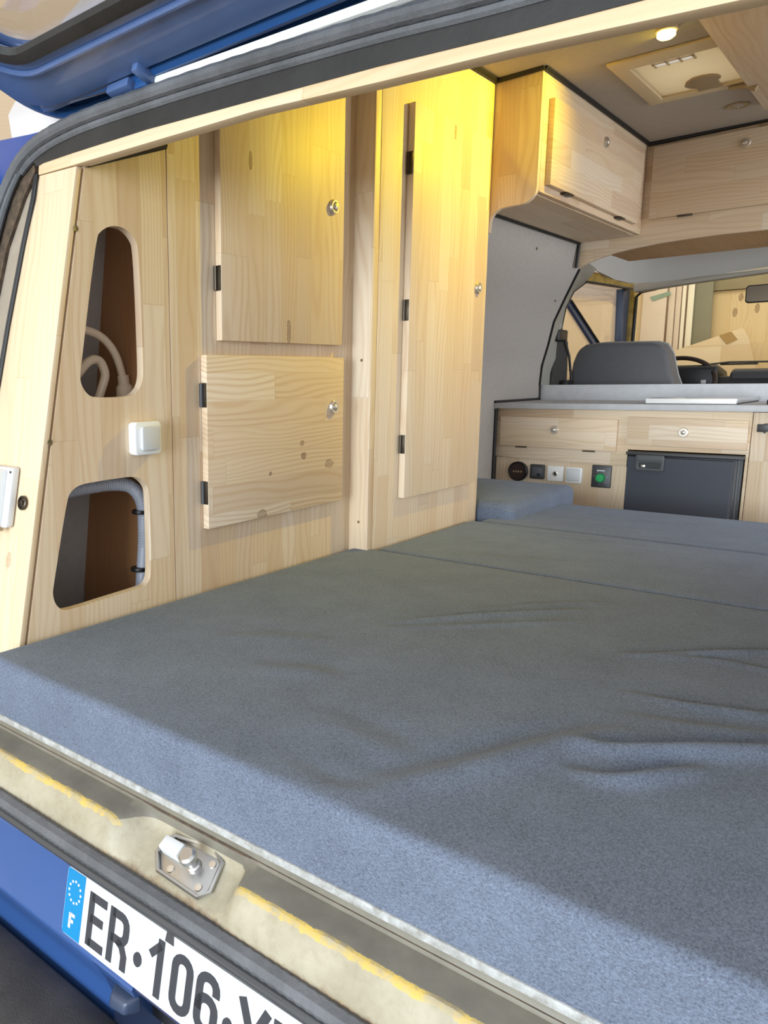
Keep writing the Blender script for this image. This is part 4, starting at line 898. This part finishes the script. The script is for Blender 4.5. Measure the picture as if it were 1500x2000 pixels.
MB().lathe((-1.508, 4.17, 1.70), (1, -.3, 0), [(.016, -.01), (.018, 0), (.016, .01), (.006, .014)], 14).build('anchor_bolt', M['pillar_trim'], sbt)
MB().box(-1.49, -1.455, 4.2, 4.3, 1.36, 1.43).build('buckle', M['black'], sbt, bevel=.008)
refl = thing('windscreen_reflection', 'thin dark reflection along the bottom of the windscreen, modelled as bars', 'reflection', (-.95, 5.62, 1.5))  # a reflection on the windscreen, modelled as thin solid bars
MB().tube([(-1.20, 5.615, 1.487), (-1.13, 5.615, 1.508), (-1.0, 5.60, 1.521), (-.75, 5.60, 1.519), (-.3, 5.60, 1.49)], .006, 6).build('reflection_line', M['dark_grey'], refl)
MB().box(-1.05, -.86, 5.598, 5.606, 1.503, 1.514).build('reflection_band', M['black'], refl)

# ------------------------------------------------------------------ workshop sheets in front of the van
def sheet(name, label, cat, poly, y, t, mat, lean_=.0):
    o = MB().prism('y', poly, y, y+t).build(name, mat, origin=(sum(p[0] for p in poly)/len(poly), y+t/2, min(p[1] for p in poly)), bevel=.001)
    return tag(o, label, cat)
sheet('plywood_sheet', 'plywood sheet with clipped corner outside the driver window', 'board', [(-2.75, 0), (-2.02, 0), (-2.044, 1.966), (-2.135, 2.042), (-2.484, 2.118), (-2.75, 2.14)], 7.0, .018, M['ply_b'])
sheet('plywood_sheet', 'narrow yellowish plywood board just right of the front pillar', 'board', [(-2.00, 0), (-1.885, 0), (-1.875, 2.35), (-2.00, 2.35)], 7.02, .018, M['pine_wall'])
p2 = sheet('panel_sheet', 'beige panel with green tape seen through the windscreen', 'board', [(-1.88, 0), (-1.70, 0), (-1.715, 2.4), (-1.88, 2.4)], 6.98, .016, M['mdf'])
MB().prism('y', [(-1.829, 2.056), (-1.695, 2.088), (-1.682, 2.06), (-1.808, 2.023)], 6.979, 6.976).build('tape', M['tape'], p2)
for i, (xa, xb_, mt, lb) in enumerate(((-1.705, -1.665, 'mdf', 'pinkish narrow board standing right beside the taped panel'), (-1.660, -1.628, 'mdf', 'pinkish thin board, second from the taped panel'), (-1.622, -1.600, 'mdf_edge', 'pale thin board edge, third from the taped panel'), (-1.588, -1.548, 'mdf_edge', 'pale thin board standing left of the grey sheet'))):
    sheet('thin_board', lb, 'board', [(xa+.03, 0), (xb_+.03, 0), (xb_, 2.4), (xa, 2.4)], 7.0+.02*i, .016, M[mt])
sheet('grey_sheet', 'grey-green sheet standing upright behind the slanting plywood', 'board', [(-1.54, 0), (-1.36, 0), (-1.435, 2.4), (-1.58, 2.4)], 7.09, .016, M['grey_sheet'])
sheet('pine_wall_panel', 'yellow pine boarding with knots beyond the windscreen', 'board', [(-1.44, 0), (1.5, 0), (1.5, 2.075), (-1.44, 2.075)], 7.15, .02, M['pine_wall'])
sheet('timber_beam', 'grey timber beam above the yellow pine boarding', 'beam', [(-1.48, 2.08), (1.5, 2.08), (1.5, 2.30), (-1.48, 2.30)], 7.13, .05, M['beam'])
ls = sheet('leaning_plywood', 'slanting plywood offcut with dark patch behind the steering wheel', 'board', [(-1.72, 0), (-1.0, 0), (-1.072, 1.479), (-1.134, 1.707), (-1.178, 1.782), (-1.70, 1.60)], 6.90, .015, M['ply_b'])
MB().prism('y', [(-1.318, 1.734), (-1.264, 1.668), (-1.20, 1.70), (-1.245, 1.758)], 6.899, 6.896).build('patch', M['card'], ls, label='brown patch')
